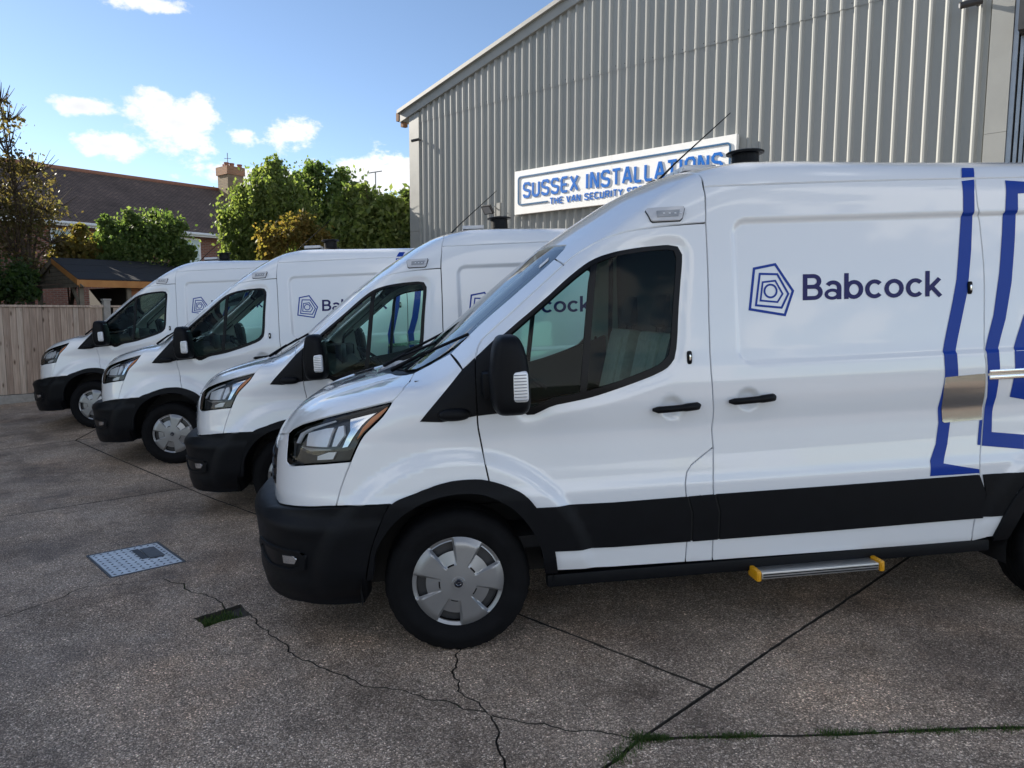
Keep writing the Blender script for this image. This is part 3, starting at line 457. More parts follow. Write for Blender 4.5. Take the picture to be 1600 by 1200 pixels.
def union(polys):
    V = []; Fc = []
    for q in polys:
        q = np.array(q)
        if area2(q) < 0: q = q[::-1]
        Fc.append(list(range(len(V), len(V)+len(q)))); V += [Vector((p[0], p[1])) for p in q]
    vo, eo, fo, vi, ei, fi = geometry.delaunay_2d_cdt(V, [], Fc, 1, 1e-6)
    return np.array([tuple(v) for v in vo]), [list(f) for f, o_ in zip(fo, fi) if o_]
def tri_fan(F): return np.array([[f[0], f[i], f[i+1]] for f in F for i in range(1, len(f)-1)])
def superell(bm, c, r, e1=.5, e2=.5, nu=24, nv=16, shear=None):
    sg = lambda v, e: math.copysign(abs(v)**e, v); rows = []
    for j in range(1, nv):
        b = -math.pi/2+math.pi*j/nv
        rows.append([bm.verts.new(Vector(c)+Vector((r[0]*sg(math.cos(b), e1)*sg(math.cos(a), e2), r[1]*sg(math.cos(b), e1)*sg(math.sin(a), e2), r[2]*sg(math.sin(b), e1)))) for a in [2*math.pi*i/nu for i in range(nu)]])
    lo = bm.verts.new(Vector(c)-Vector((0, 0, r[2]))); hi = bm.verts.new(Vector(c)+Vector((0, 0, r[2])))
    for A, B in zip(rows, rows[1:]):
        for i in range(nu): bm.faces.new((A[i], A[(i+1) % nu], B[(i+1) % nu], B[i]))
    for i in range(nu): bm.faces.new((lo, rows[0][(i+1) % nu], rows[0][i])); bm.faces.new((hi, rows[-1][i], rows[-1][(i+1) % nu]))
# ------------------------------------------------------------------ wheel
def wheel_meshes():
    Rt = .352
    bm = bmesh.new()
    prof = [(.205,-.07),(.222,-.098),(.245,-.112),(.268,-.1165),(.272,-.1185),(.285,-.118),(.300,-.1175),(.303,-.1155),(.318,-.113),(.336,-.103),(.346,-.088),(Rt,-.066),(Rt,-.04),(Rt-.007,-.037),(Rt-.007,-.030),(Rt,-.027),(Rt,-.004),(Rt-.007,0),(Rt,.004),(Rt,.027),(Rt-.007,.030),(Rt-.007,.037),(Rt,.04),(Rt,.066),(.346,.088),(.336,.103),(.318,.113),(.285,.118),(.245,.112),(.21,.09)]
    rings = lathe(bm, prof, (0, 0, 0), 120)
    for j, ring in enumerate(rings):                       # shoulder blocks and sipes
        if 7 < j < 12 or 21 < j < 25:
            for k, v in enumerate(ring):
                if k % 4 == 0: v.co.x *= .989; v.co.z *= .989
    tyre = bm
    # hubcap: polar height field facing -y, five windows at the rim
    n, rr = 240, [.0,.02,.0215,.03,.032,.045,.06,.078,.082,.088,.095,.11,.125,.14,.155,.162,.166,.18,.192,.200,.205,.212,.2165,.22]
    RH = .22; hb = bmesh.new(); G = []
    def hgt(r, a):
        q = r/RH; base = .030-.012*q-.014*max(0, q-.86)/.14
        if r <= .021: return .034
        if r < .032: return .030
        d = ((math.degrees(a)-39+36) % 72)-36; half = 21-3*q
        if q > .40:
            s = min(1, max(0, (half-abs(d))/3.2)); base -= s*(.003+.012*min(1, (q-.40)/.3))*(1 if q < .93 else max(0, (1-q)/.07))
        return base
    for r in rr: G.append([hb.verts.new((r*math.cos(2*math.pi*k/n), -hgt(r, 2*math.pi*k/n)-.092, r*math.sin(2*math.pi*k/n))) for k in range(n)])
    for j in range(1, len(rr)):
        for k in range(n):
            am = 360*(k+.5)/n; d = ((am-39+36) % 72)-36; qm = (rr[j]+rr[j-1])/2/RH
            if .71 < qm < .905 and abs(d) < 14.5: continue
            if .405 < qm < .432 and abs(d) < 11: continue
            if j == 1:
                continue
            hb.faces.new((G[j-1][k], G[j-1][(k+1) % n], G[j][(k+1) % n], G[j][k]))
    hb.faces.new(G[1]); 
    for v in G[0]: hb.verts.remove(v)
    sk = lathe(hb, [(.22,-.092),(.222,-.07)], (0, 0, 0), n)
    bk = bmesh.new(); lathe(bk, [(.02,-.07),(.12,-.075),(.2,-.068),(.215,-.05),(.215,.08)], (0, 0, 0), 40)
    lathe(bk, [(.001,-.085),(.06,-.085),(.075,-.07)], (0, 0, 0), 24)
    cc = bmesh.new(); lathe(cc, [(.0005,-.130),(.016,-.1295),(.0205,-.1265),(.0205,-.12)], (0, 0, 0), 28)
    cr_ = bmesh.new(); rg = []
    for k in range(20):
        a = 2*math.pi*k/20; rg.append((.0125*math.cos(a), -.1305, .0065*math.sin(a)))
    tube(cr_, rg+[rg[0]], .0007, 5, False)
    out = []
    for nm, b, m, ang in (('wheel', tyre, 'rubber', 35), ('hubcap', hb, 'hubcap', 25), ('steel_wheel', bk, 'lamp_dark', 30), ('centre_cap', cc, 'hub_blue', 30), ('cap_emblem', cr_, 'chrome', None)):
        bmesh.ops.recalc_face_normals(b, faces=b.faces[:]); me = bpy.data.meshes.new(nm); b.to_mesh(me); b.free()
        if ang: me.shade_smooth(); me.set_sharp_from_angle(angle=R(ang))
        me.materials.append(MT[m]); out.append((nm, me))
    return out
WHEEL = wheel_meshes()
def add_wheel(parent, loc, flip):
    nm, me = WHEEL[0]; t = bpy.data.objects.new(nm, me); C.objects.link(t); t.parent = parent; t.location = loc; t.rotation_euler = (0, R(13*loc[0]), math.pi if flip else 0)
    for n2, m2 in WHEEL[1:]:
        o = bpy.data.objects.new(n2, m2); C.objects.link(o); o.parent = t
    return t
# ------------------------------------------------------------------ the van
def make_van():
    V = empty('panel_van'); p = V
    cup = lambda c, rx, rz: (lambda X: -.022*(1-sst(.55, 1.0, np.hypot((X[:, 0]-c[0])/rx, (X[:, 2]-c[2])/rz))))
    wo = np.array(E['winout'])[:, [0, 2]]
    def doorf(X):
        d = pdist(X[:, [0, 2]], wo); c1 = cup(E['cup1'][0], .062, .058)
        return -.011*(1-sst(.004, .05, d))+c1(X)
    door = panel('front_door', cat(E['doorfront'], E['archmidD'][1:], E['sillD'][1:], rv('flap2')[1:], rv('flap')[1:], rv('rear1')[1:], rv('doortop2')[1:], rv('doortop')[1:-1]), 'S', 'paint', p, h=.017, holes=[E['winout']], offf=doorf, mirror=True)
    panel('fuel_flap', cat(E['flap'], E['flap2'][1:], E['sillF'][1:], rv('rear2')[1:-1]), 'S', 'paint', p, h=.025, mirror=True)
    sld = panel('sliding_door', cat(E['roofseam'], E['slrear'][1:], rv('sillS')[1:], rv('rear2')[1:], rv('rear1')[1:], E['capseam'][1:-1]), 'S', 'paint', p, h=.0115, offf=cup(E['cup2'][0], .062, .058), mirror=True)
    ar = [(3.3+.475*math.cos(R(a)), -1, .27+.475*math.sin(R(a))) for a in range(168, 11, -6)]
    panel('rear_quarter', cat(E['slrear'], [(2.74, -1, .36)], ar, [(3.95, -1, .36), (4.425, -1, .36), (4.425, -1, 1.2), (4.43, -1, 2.195)], [(3.6, -1, 2.197)]), 'S', 'paint', p, h=.0135, mirror=True)
    panel('fender', cat(E['bonshut'], E['glassF'][1:], E['penseam'][1:], E['sailtop'][1:], E['doorfront'][1:], rv('archmidF')[1:], E['bumptopA'][1:], E['fasseam'][1:], rv('hlrear')[1:-1]), 'P', 'paint', p, h=.018, mirror=True)
    fas = [(-1.0, 0, .70), (-.985, -.3, .695)]; top = [(-.947, -.2, 1.028), (-.957, 0, 1.03)]
    panel('front_fascia', sym(cat(fas, rv('bumptopB'), E['fasseam'][1:], E['hlbot'][1:], E['hlfront'][1:], E['bonfront'][1:], top)), 'P', 'paint', p, h=.03)
    panel('bonnet', sym(cat(top[::-1], rv('bonfront'), E['hltop'][1:], E['bonshut'][1:], E['cowl'][1:], [(-.392, 0, 1.31)])), 'P', 'paint', p, h=.02,
          offf=lambda X: .010*sst(.30, .36, np.abs(X[:, 1]))*(1-sst(.50, .58, np.abs(X[:, 1])))*sst(-.93, -.8, X[:, 0]))
    gl = [q for q in E['glass'] if q[0] > -.09]
    base = [(-.30, 0, 1.32), (-.28, -.2, 1.32), (-.22, -.42, 1.33), (-.14, -.58, 1.35)]
    panel('cowl_panel', sym(cat([(-.40, 0, 1.31)], rv('cowl'), E['glass'][1:5], [(-.10, -.57, 1.37)], [(x+.03, y*.97, z) for x, y, z in base[::-1]])), 'R', 'plastic', p, off=-.016, h=.03, flange=.01)
    panel('windscreen', sym(cat(base, gl, E['glassR'][1:], E['header'][1:], [(.578, 0, 1.974)])), 'R', 'screen_glass', p, off=-.004, h=.035, flange=.004)
    panel('screen_band', cat(gl, [(x+.0, y+.035, z) for x, y, z in gl[::-1]]), 'R', 'liner_black', p, off=-.010, h=.03, flange=0, mirror=True)
    panel('windscreen_pillar', cat(E['glassP'], E['pilseam'][1:], rv('doortop')[1:], rv('sailtop')[1:], rv('penseam')[1:-1]), 'R', 'paint', p, h=.02, mirror=True)
    cap = sym(cat([(.578, 0, 1.974)], rv('header'), rv('glassR')[1:], E['pilseam'][1:], E['doortop2'][1:], E['capseam'][1:], E['capseam2'][1:], [(1.303, -.5, 2.33), (1.303, 0, 2.35)]))
    panel('cab_roof', cap, 'R', 'paint', p, h=.025)
    panel('headlining', cap, 'R', 'cab_trim', p, off=-.045, h=.06, ins=.03, flange=0)
    roof = cat([(1.303, 0, 2.35), (1.303, -.5, 2.33)], rv('capseam2'), E['roofseam'][1:], [(3.6, -.897, 2.2), (4.43, -.896, 2.2), (4.43, -.5, 2.3), (4.43, 0, 2.34)])
    panel('roof', sym(roof), 'R', 'paint', p, h=.035)
    zz = np.linspace(.36, 2.2, 24); yy = WZ(zz)
    sec = [(4.43, -y, z) for y, z in zip(yy, zz)]+[(4.43, -.8, 2.27), (4.43, -.4, 2.32), (4.43, .4, 2.32), (4.43, .8, 2.27)]+[(4.43, y, z) for y, z in zip(yy[::-1], zz[::-1])]
    meshpy('rear_doors', sec, [list(range(len(sec)))], 'paint', p)
    # black plastics
    bo = lambda X: .003+.042*sst(-.33, -.80, X[:, 0])*sst(.77, .70, X[:, 2]-.0)+.008*(1-sst(.43, .47, X[:, 2]))
    bo = lambda X: .004+.108*sst(-.34, -.88, X[:, 0])-.040*sst(.635, .72, X[:, 2])*sst(-.40, -.75, X[:, 0])-.010*sst(.66, .70, X[:, 2])-.012*sst(.36, .42, X[:, 2])*(1-sst(.60, .66, X[:, 2]))*sst(-.5, -.75, X[:, 0])
    panel('bumper', sym(cat(fas, rv('bumptopB'), rv('bumptopA')[1:], E['bumprear'][1:], [(-.7, -.79, .262), (-.88, -.55, .262), (-.965, -.25, .262), (-.985, 0, .262)])), 'P', 'plastic', p, h=.016, offf=bo, flange=.10)
    fg = np.array(E['fog'])
    fc = np.array((-.80, -.70, .49))
    fq = [(-.93, -.50, .545), (-.86, -.62, .55), (-.74, -.78, .548), (-.705, -.81, .525), (-.715, -.80, .45), (-.76, -.75, .425), (-.86, -.60, .42), (-.915, -.50, .45), (-.945, -.46, .50)]
    fi = [(-.90, -.54, .525), (-.85, -.63, .528), (-.755, -.765, .525), (-.73, -.785, .51), (-.735, -.78, .465), (-.77, -.735, .45), (-.86, -.60, .447), (-.895, -.53, .465), (-.915, -.50, .50)]
    fq = [(x+.05, y-.045, z+.005) for x, y, z in fq]; fi = [(x+.05, y-.045, z+.005) for x, y, z in fi]
    panel('fog_lamp_bezel', fq, 'P', 'plastic', p, off=.0, h=.012, holes=[fi], offf=lambda X: bo(X)+.012, flange=.02, mirror=True)
    fo = panel('fog_lamp_housing', fi, 'P', 'plastic_gloss', p, h=.012, offf=lambda X: bo(X)+.002, flange=0, mirror=True)
    for q in fo: pass
    panel('fog_lamp', [(-.752, -.745, .520), (-.708, -.805, .522), (-.695, -.82, .505), (-.705, -.805, .473), (-.752, -.745, .468)], 'P', 'chrome', p, h=.012, ins=.004, offf=lambda X: bo(X)+.006, flange=.005, mirror=True)
    panel('wheel_arch_trim', cat(E['archo'], rv('archi')), 'S', 'plastic', p, off=.017, h=.02, flange=.03, mirror=True)
    ro = [(3.3+.545*math.cos(R(a)), -1, .27+.545*math.sin(R(a))) for a in range(172, 7, -6)]; ri = [(3.3+.455*math.cos(R(a)), -1, .27+.455*math.sin(R(a))) for a in range(8, 173, 6)]
    panel('wheel_arch_trim', cat(ro, ri), 'S', 'plastic', p, off=.017, h=.03, flange=.03, mirror=True)
    panel('moulding_backing', cat(E['cladD'][:2], [E['cladS'][2]], [E['cladS'][4]], [E['cladS'][6]], [E['cladD'][6]]), 'S', 'liner_black', p, off=.005, h=.03, flange=.006, mirror=True, ins=.004)
    for k in ('cladD', 'cladF', 'cladS'): panel('side_moulding', E[k], 'S', 'plastic', p, off=.012, h=.03, flange=.012, mirror=True)
    panel('side_moulding', [(2.676, -1, .708), (2.97, -1, .708), (2.865, -1, .60), (2.795, -1, .478), (2.683, -1, .478), (2.700, -1, .60)], 'S', 'plastic', p, off=.009, h=.03, mirror=True)
    panel('mirror_base', E['sailF'], 'P', 'plastic', p, off=.004, h=.02, flange=.03, mirror=True, ins=.001)
    panel('mirror_base', E['sailD'], 'S', 'plastic', p, off=.004, h=.02, flange=.03, mirror=True, ins=.001)
    panel('window_seal', E['winout'], 'S', 'plastic_gloss', p, off=-.009, h=.012, holes=[E['winin']], flange=.02, mirror=True, ins=0)
    panel('window_glass', E['winin'], 'S', 'side_glass', p, off=-.016, h=.05, flange=0, mirror=True, ins=-.004)
    panel('window_bar', E['bar'], 'S', 'plastic_gloss', p, off=-.012, h=.03, flange=.02, mirror=True, ins=0)
    # headlights
    hlo = cat(E['hltop'], E['hlrear'][1:], E['hlbot'][1:], E['hlfront'][1:-1])
    for q in panel('headlight', hlo, 'P', 'lamp_dark', p, off=-.045, h=.02, flange=-.045, mirror=True):
        s = 1 if q.data.vertices[0].co.y < 0 else -1
        def sub(n, k, m, off, fl=.01):
            a, b = panel(n, E[k], 'P', m, q, off=off, h=.02, flange=fl, mirror=True)
            bpy.data.objects.remove(b if s == 1 else a)
        sub('headlight_reflector', 'hl1', 'reflector', -.030, .02); sub('headlight_reflector', 'hl2', 'reflector', -.030, .02); sub('headlight_shelf', 'hl3', 'hubcap', -.026, .02)
        sub('running_light', 'drl', 'reflector', -.022); sub('amber_reflector', 'amb', 'amber', -.022); sub('lower_reflector', 'hl4', 'reflector', -.034); sub('clear_reflector', 'clr', 'chrome', -.036)
        a, b = panel('headlight_lens', hlo, 'P', 'lamp_glass', q, off=-.003, h=.03, flange=0, mirror=True); bpy.data.objects.remove(b if s == 1 else a)
    # seals behind every shut line
    bm = bmesh.new()
    for k in 'doorfront doortop doortop2 rear1 rear2 flap flap2 capseam capseam2 roofseam slrear bonshut hltop bumptopA bumptopB fasseam penseam pilseam cowl glassR bonfront archmidF'.split():
        q = np.array(E[k]); q = dom_pt(dom_uv(q, 'R' if q[:, 2].min() > 1.25 else 'P' if q[:, 0].max() < .2 else 'S'), 'R' if q[:, 2].min() > 1.25 else 'P' if q[:, 0].max() < .2 else 'S')
        n = grad(q); t = np.gradient(q, axis=0); t /= np.linalg.norm(t, axis=1)[:, None]; s = np.cross(n, t); c = q-n*.0285
        for mir in (1, -1):
            A = [bm.verts.new((c[i]+s[i]*.016)*np.array([1, mir, 1])) for i in range(len(q))]; B = [bm.verts.new((c[i]-s[i]*.016)*np.array([1, mir, 1])) for i in range(len(q))]
            for i in range(len(q)-1): bm.faces.new((A[i], A[i+1], B[i+1], B[i]))
    obj('shut_line_seals', bm, 'liner_black', p)
    # grille
    panel('grille', sym([(-1.0, 0, .985), (-.95, -.3, .985), (-.90, -.52, .97), (-.90, -.50, .78), (-.95, -.3, .765), (-1.0, 0, .76)]), 'P', 'plastic_gloss', p, off=.003, h=.03, flange=.006)
    for z in (.81, .865, .92): panel('grille_bar', sym([(-1.0, 0, z+.012), (-.95, -.3, z+.012), (-.90, -.47, z+.012), (-.90, -.47, z-.012), (-.95, -.3, z-.012), (-1.0, 0, z-.012)]), 'P', 'plastic', p, off=.010, h=.03, flange=.006)
    panel('bonnet_vent', [(-.575, -.33, 1.26), (-.505, -.20, 1.285), (-.44, -.21, 1.295), (-.43, -.38, 1.293), (-.49, -.44, 1.27), (-.555, -.43, 1.258)], 'P', 'liner_black', p, off=.009, h=.02, flange=.004, mirror=True)
    # mirrors, handles, locks, marker lights
    for s in (1, -1):
        Y = lambda y: y*s
        bm = bmesh.new(); superell(bm, (.262, Y(-1.150), 1.352), (.088, .125, .178), .42, .55, 28, 20)
        for v in bm.verts:
            k = (v.co.z-1.352)/.178; v.co.x += .012*k-.018*max(0, k)**2*1.0+.018*max(0, -k); v.co.x -= .02*abs((v.co.y*s+1.150)/.125)*0
            v.co.x = .266+(v.co.x-.262)*(1-.34*max(0, k)**1.3)
        mh = obj('door_mirror', bm, 'plastic', p, True)
        bm = bmesh.new(); box(bm, (.15, min(Y(-1.10), Y(-.97)), 1.24), (.25, max(Y(-1.10), Y(-.97)), 1.36), .02); obj('mirror_arm', bm, 'plastic', mh, angle=40)
        bm = bmesh.new(); superell(bm, (.303, Y(-1.252), 1.307), (.037, .026, .068), .3, .5, 20, 14); ind = obj('mirror_indicator', bm, 'reflector', mh, True)
        for kk, (zz, hh, xx, ww) in enumerate([(1.250+.0135*q, .0028, .303, .030) for q in range(9)]):
            bm = bmesh.new(); superell(bm, (xx, Y(-1.2725), zz), (ww, .0075, hh), .5, .5, 12, 6); obj('indicator_facet', bm, 'lens', ind, True)
        bm = bmesh.new(); superell(bm, (.330, Y(-1.15), 1.36), (.004, .085, .12), .4, .5, 20, 14); obj('mirror_glass', bm, 'chrome', mh, True)
        bm = bmesh.new(); superell(bm, (.02, Y(-1.01), 1.165), (.075, .035, .03), .8, .8, 18, 10); obj('camera_pod', bm, 'plastic', p, True)
        for (a, b) in ((E['handle1'][0], E['handle1'][1]), (E['handle2'][0], E['handle2'][1])):
            bm = bmesh.new(); a = Vector(a); b = Vector(b); pts = []; rs = []
            for k in range(13):
                t = k/12; q = a.lerp(b, t); pts.append((q.x, Y(q.y-.012-.030*math.sin(math.pi*t)**.35), q.z)); rs.append(.0165+.003*(t > .62))
            rs[0] = rs[-1] = .008; tube(bm, pts, rs, 12); bm.transform(Matrix.Identity(4)); obj('door_handle', bm, 'plastic', p, angle=50)
        for k in ('lock', 'lock2'):
            a, b = E[k]; bm = bmesh.new(); superell(bm, ((a[0]+b[0])/2, Y((a[1]+b[1])/2-.003), (a[2]+b[2])/2), (.0125, .011, .032), .5, .8, 16, 10); lo = obj('lock_escutcheon', bm, 'plastic_gloss', p, True)
            bm = bmesh.new(); superell(bm, ((a[0]+b[0])/2, Y((a[1]+b[1])/2-.013), (a[2]+b[2])/2), (.005, .003, .015), .5, .8, 12, 8); obj('lock_cylinder', bm, 'chrome', lo, True)
    mk = panel('marker_light', E['marker'], 'S', 'lamp_clear', p, off=.014, h=.02, flange=.02, mirror=True)
    panel('marker_gasket', [((x-1.083)*1.05+1.083, y, (z-2.057)*1.12+2.057) for x, y, z in E['marker']], 'S', 'liner_black', p, off=.004, h=.02, flange=.006, mirror=True)
    ml = panel('marker_lens', E['markin'], 'S', 'lens', p, off=.017, h=.02, flange=.004, mirror=True)
    xs = sorted(q[0] for q in E['markin'])
    for k in range(5):
        x = xs[0]+.03+k*.026; panel('marker_led', [(x, -1, 2.05), (x+.017, -1, 2.051), (x+.017, -1, 2.063), (x, -1, 2.062)], 'S', 'reflector', p, off=.019, h=.02, flange=.002, mirror=True)
    # sill, under side, wheel wells
    for s in (-1, 1):
        bm = bmesh.new(); lo, hi = sorted((s*.925, s*.985)); box(bm, (.43, lo, .285), (2.76, hi, .349), .012); obj('sill', bm, 'plastic', p, angle=40)
    bm = bmesh.new(); box(bm, (-.80, -.60, .24), (4.35, .60, .62)); box(bm, (.47, -.90, .30), (2.82, .90, .50)); box(bm, (3.80, -.9, .33), (4.38, .9, .5)); obj('underbody', bm, 'liner_black', p)
    for cx, cz in ((0, .33), (3.3, .27)):
        for s in (-1, 1):
            bm = bmesh.new(); P = [(cx+.46*math.cos(R(a)), cz+.46*math.sin(R(a))) for a in range(-2, 188, 9)]
            A = [bm.verts.new((x, s*1.0, z)) for x, z in P]; B = [bm.verts.new((x, s*.58, z)) for x, z in P]
            for i in range(len(P)-1): bm.faces.new((A[i], A[i+1], B[i+1], B[i]))
            bm.faces.new(B); obj('wheel_well', bm, 'liner_black', p)
    # cab interior
    bm = bmesh.new(); box(bm, (1.30, -.88, .45), (1.33, .88, 2.02), .005); box(bm, (1.30, -.72, 2.0), (1.33, .72, 2.22)); obj('bulkhead', bm, 'cab_trim', p)
    bm = bmesh.new(); box(bm, (-.2, -.88, .46), (1.3, .88, .52)); obj('cab_floor', bm, 'seat_dark', p)
    door_in = [(.02, -1, 1.16), (.3, -1, 1.185), (.62, -1, 1.235), (.9, -1, 1.30), (1.09, -1, 1.37), (1.22, -1, 1.42), (1.25, -1, .55), (.62, -1, .55), (.50, -1, .8), (.1, -1, .95)]
    panel('door_card', door_in, 'S', 'dash', p, off=-.07, h=.05, flange=-.05, mirror=True)
    bm = bmesh.new()
    prof = [(-.16, 1.31), (.10, 1.32), (.26, 1.27), (.33, 1.18), (.30, 1.0), (.22, .80), (-.16, .75)]
    A = [bm.verts.new((x, -.80, z)) for x, z in prof]; B = [bm.verts.new((x, .80, z)) for x, z in prof]
    for i in range(len(prof)): bm.faces.new((A[i], A[(i+1) % 7], B[(i+1) % 7], B[i]))
    bm.faces.new(A); bm.faces.new(B); obj('dashboard', bm, 'dash', p)
    bm = bmesh.new(); box(bm, (.05, .25, 1.28), (.30, .62, 1.385), .03); obj('instrument_hood', bm, 'dash', p, angle=50)
    bm = bmesh.new(); box(bm, (.24, -.12, 1.2), (.30, .14, 1.4), .01); obj('dash_screen', bm, 'plastic_gloss', p, angle=50)
    bm = bmesh.new(); ax = Vector((.62, 0, .78)).normalized(); c = Vector((.52, .43, 1.22)); a = Vector((0, 1, 0)); b = ax.cross(a)
    ring = [c+(a*math.cos(t)+b*math.sin(t))*.19 for t in [2*math.pi*k/28 for k in range(29)]]; tube(bm, ring, .015, 8, False)
    tube(bm, [c, c-ax*.05-Vector((.2, 0, .06))], .03, 8); tube(bm, [c+a*.18, c-ax*.02, c-a*.18], .02, 6); tube(bm, [c-b*.18, c-ax*.02], .02, 6); obj('steering_wheel', bm, 'seat_dark', p, True)
    def seat(y0, y1):
        bm = bmesh.new(); box(bm, (.78, y0, .72), (1.22, y1, .92), .04); b = obj('seat', bm, 'seat_grey', p, angle=50)
        bm = bmesh.new(); T = Matrix.Translation((1.13, (y0+y1)/2, .88)) @ Matrix.Rotation(R(14), 4, 'Y'); hw = (y1-y0)/2-.005
        box(bm, (-.07, -hw, 0), (.06, hw, .60), .045, T); box(bm, (-.085, -hw+.09, .05), (-.05, hw-.09, .54), .02, T); obj('seat_back', bm, 'seat_grey', b, angle=50)
        bm = bmesh.new(); box(bm, (-.05, -.13, .63), (.05, .13, .83), .045, T); tube(bm, [T @ Vector((0, -.06, .55)), T @ Vector((0, -.06, .66))], .008, 6); tube(bm, [T @ Vector((0, .06, .55)), T @ Vector((0, .06, .66))], .008, 6); obj('head_rest', bm, 'seat_dark', b, angle=50)
        bm = bmesh.new(); box(bm, (.80, y0+.03, .5), (1.2, y1-.03, .73)); obj('seat_box', bm, 'seat_dark', b)
    seat(-.84, -.40); seat(-.38, .04); seat(.24, .74)
    bm = bmesh.new(); tube(bm, [(1.24, -.83, 1.85), (1.16, -.80, 1.5), (1.02, -.62, 1.0)], .004, 4)
    v = [(1.25, -.85, 1.9), (1.25, -.80, 1.9), (1.02, -.78, 1.05), (1.02, -.83, 1.05)]; bm.faces.new([bm.verts.new(q) for q in v]); obj('seat_belt', bm, 'seat_dark', p)
    # roof gear
    bm = bmesh.new(); box(bm, (1.47, -.10, 2.388), (1.66, .27, 2.405), .006); lb = obj('beacon_bar', bm, 'plastic', p, angle=40)
    bm = bmesh.new(); box(bm, (1.465, -.105, 2.4055), (1.665, .275, 2.440), .009); obj('beacon_lens', bm, 'lamp_clear', lb, angle=40)
    bm = bmesh.new()
    for k in range(4): box(bm, (1.4645, -.08+k*.085, 2.41), (1.664, -.08+k*.085+.06, 2.432))
    obj('beacon_reflectors', bm, 'reflector', lb)
    for y in (-.03, .2): bm = bmesh.new(); box(bm, (1.50, y-.03, 2.35), (1.63, y+.03, 2.3875)); obj('beacon_foot', bm, 'plastic', lb)
    bm = bmesh.new(); lathe(bm, [(.10, 2.34), (.115, 2.375), (.10, 2.385), (.078, 2.388), (.078, 2.43)], (1.80, -.2, 0), 32, 'z'); rvn = obj('roof_vent', bm, 'plastic', p, angle=40)
    bm = bmesh.new(); lathe(bm, [(.077, 2.42), (.077, 2.470), (.106, 2.474), (.108, 2.484), (.10, 2.489), (.001, 2.492)], (1.80, -.2, 0), 32, 'z')
    for k in range(3): pass
    obj('vent_cap', bm, 'plastic', rvn, angle=40)
    bm = bmesh.new(); tube(bm, [(1.29, 0, 2.33), (1.33, 0, 2.362)], [.035, .018], 10); tube(bm, [(1.33, 0, 2.36), (1.45, 0, 2.47), (1.80, 0, 2.76)], [.008, .005, .0028], 8); obj('aerial', bm, 'plastic', p, True)
    # wipers
    for a, b in (((-.29, -.36, 1.335), (.075, -.63, 1.50)), ((-.36, .10, 1.33), (-.08, -.30, 1.455)), ((-.33, .40, 1.33), (.0, .16, 1.50))):
        bm = bmesh.new(); a = Vector(a); b = Vector(b); m_ = a.lerp(b, .5)+Vector((0, 0, .012)); tube(bm, [a, m_], [.013, .009], 6); d = (b-a)
        tube(bm, [a+d*.32+Vector((0, 0, .008)), b+d*.12+Vector((0, 0, .002))], .0085, 6); obj('wiper', bm, 'plastic', p)
    # side step
    bm = bmesh.new(); box(bm, (1.482, -1.065, .268), (2.095, -.96, .303), .004); st = obj('side_step', bm, 'aluminium', p, angle=40)
    for z in (.276, .289): bm = bmesh.new(); box(bm, (1.49, -1.069, z), (2.09, -1.0635, z+.005)); obj('step_groove', bm, 'liner_black', st)
    for x in (1.452, 2.096): bm = bmesh.new(); box(bm, (x+.003, -1.07, .259), (x+.028, -.965, .313), .008); box(bm, (x+.009, -1.074, .272), (x+.022, -1.067, .30), .003); obj('step_end', bm, 'yellow', st, angle=40)
    bm = bmesh.new(); box(bm, (1.47, -.955, .262), (2.10, -.80, .285)); box(bm, (1.5, -.9, .28), (1.56, -.8, .36)); box(bm, (2.02, -.9, .28), (2.08, -.8, .36)); obj('step_frame', bm, 'liner_black', st)
    # livery
    def decal(name, polys, m, off=.0018, far=True, dom='S', h=.03):
        P, Fc = union(polys); T = tri_fan(Fc); panel(name, None, dom, m, p, off=off, flange=0, tris=(P, T), mirror=far)
    def outline(k, t): q = np.array(E[k])[:, [0, 2]]; return ribbon(q, t, True)
    pol = outline('penta', .0125)+outline('pentb', .0105)+outline('pentc', .009)
    c0 = np.array(E['circ'][0])[[0, 2]]; r0 = abs(E['circ'][1][0]-E['circ'][0][0]); pol += ribbon(arc(c0[0], c0[1], r0, r0, 0, 350, 35), .0095, True)
    decal('pentagon_emblem', pol, 'blue_vinyl', .0018, False)
    F, wd = word('Babcock', .155); t0, t1, t2 = [np.array(q)[[0, 2]] for q in E['text']]; ex = (t1-t0)/wd; ez = t2-t0
    for ch, x, polys in F: decal('letter', [[t0+ex*q[0]+ez*q[1] for q in pp] for pp in polys], 'navy_vinyl', .0018, False)
    for q, mirx in ((F, 1),):       # the same lettering on the far side, reading forwards
        for ch, x, polys in F:
            P, Fc = union([[np.array([t1[0]-(ex*a[0])[0], t0[1]+ez[1]*a[1]]) for a in pp] for pp in polys]); a, b = panel('letter', None, 'S', 'navy_vinyl', p, off=.0018, flange=0, tris=(P, tri_fan(Fc)), mirror=True); bpy.data.objects.remove(a)
    def stripe(k, o=.0022, dom='S', far=True):
        q = clean(dom_uv(E[k], dom)); P, T = fill([dense(q, .012)], .012); panel('livery_stripe', None, dom, 'blue_vinyl', p, off=o, flange=0, tris=(P, T), mirror=far)
    for k in ('st1', 'st2b'): stripe(k)
    stripe('st1r', dom='R')
    # the big pentagon goes on over the rear quarter
    def ext(k, new): return new
    q2 = [tuple(a) for a in E['st2']]; x2 = max(a[0] for a in q2)
    top = [(2.98, -1, 2.185), (3.75, -1, 2.16), (4.25, -1, 1.35), (3.9, -1, .76), (2.86, -1, .86)]
    left = [a for a in q2]
    stripe('st2'); stripe('st3')
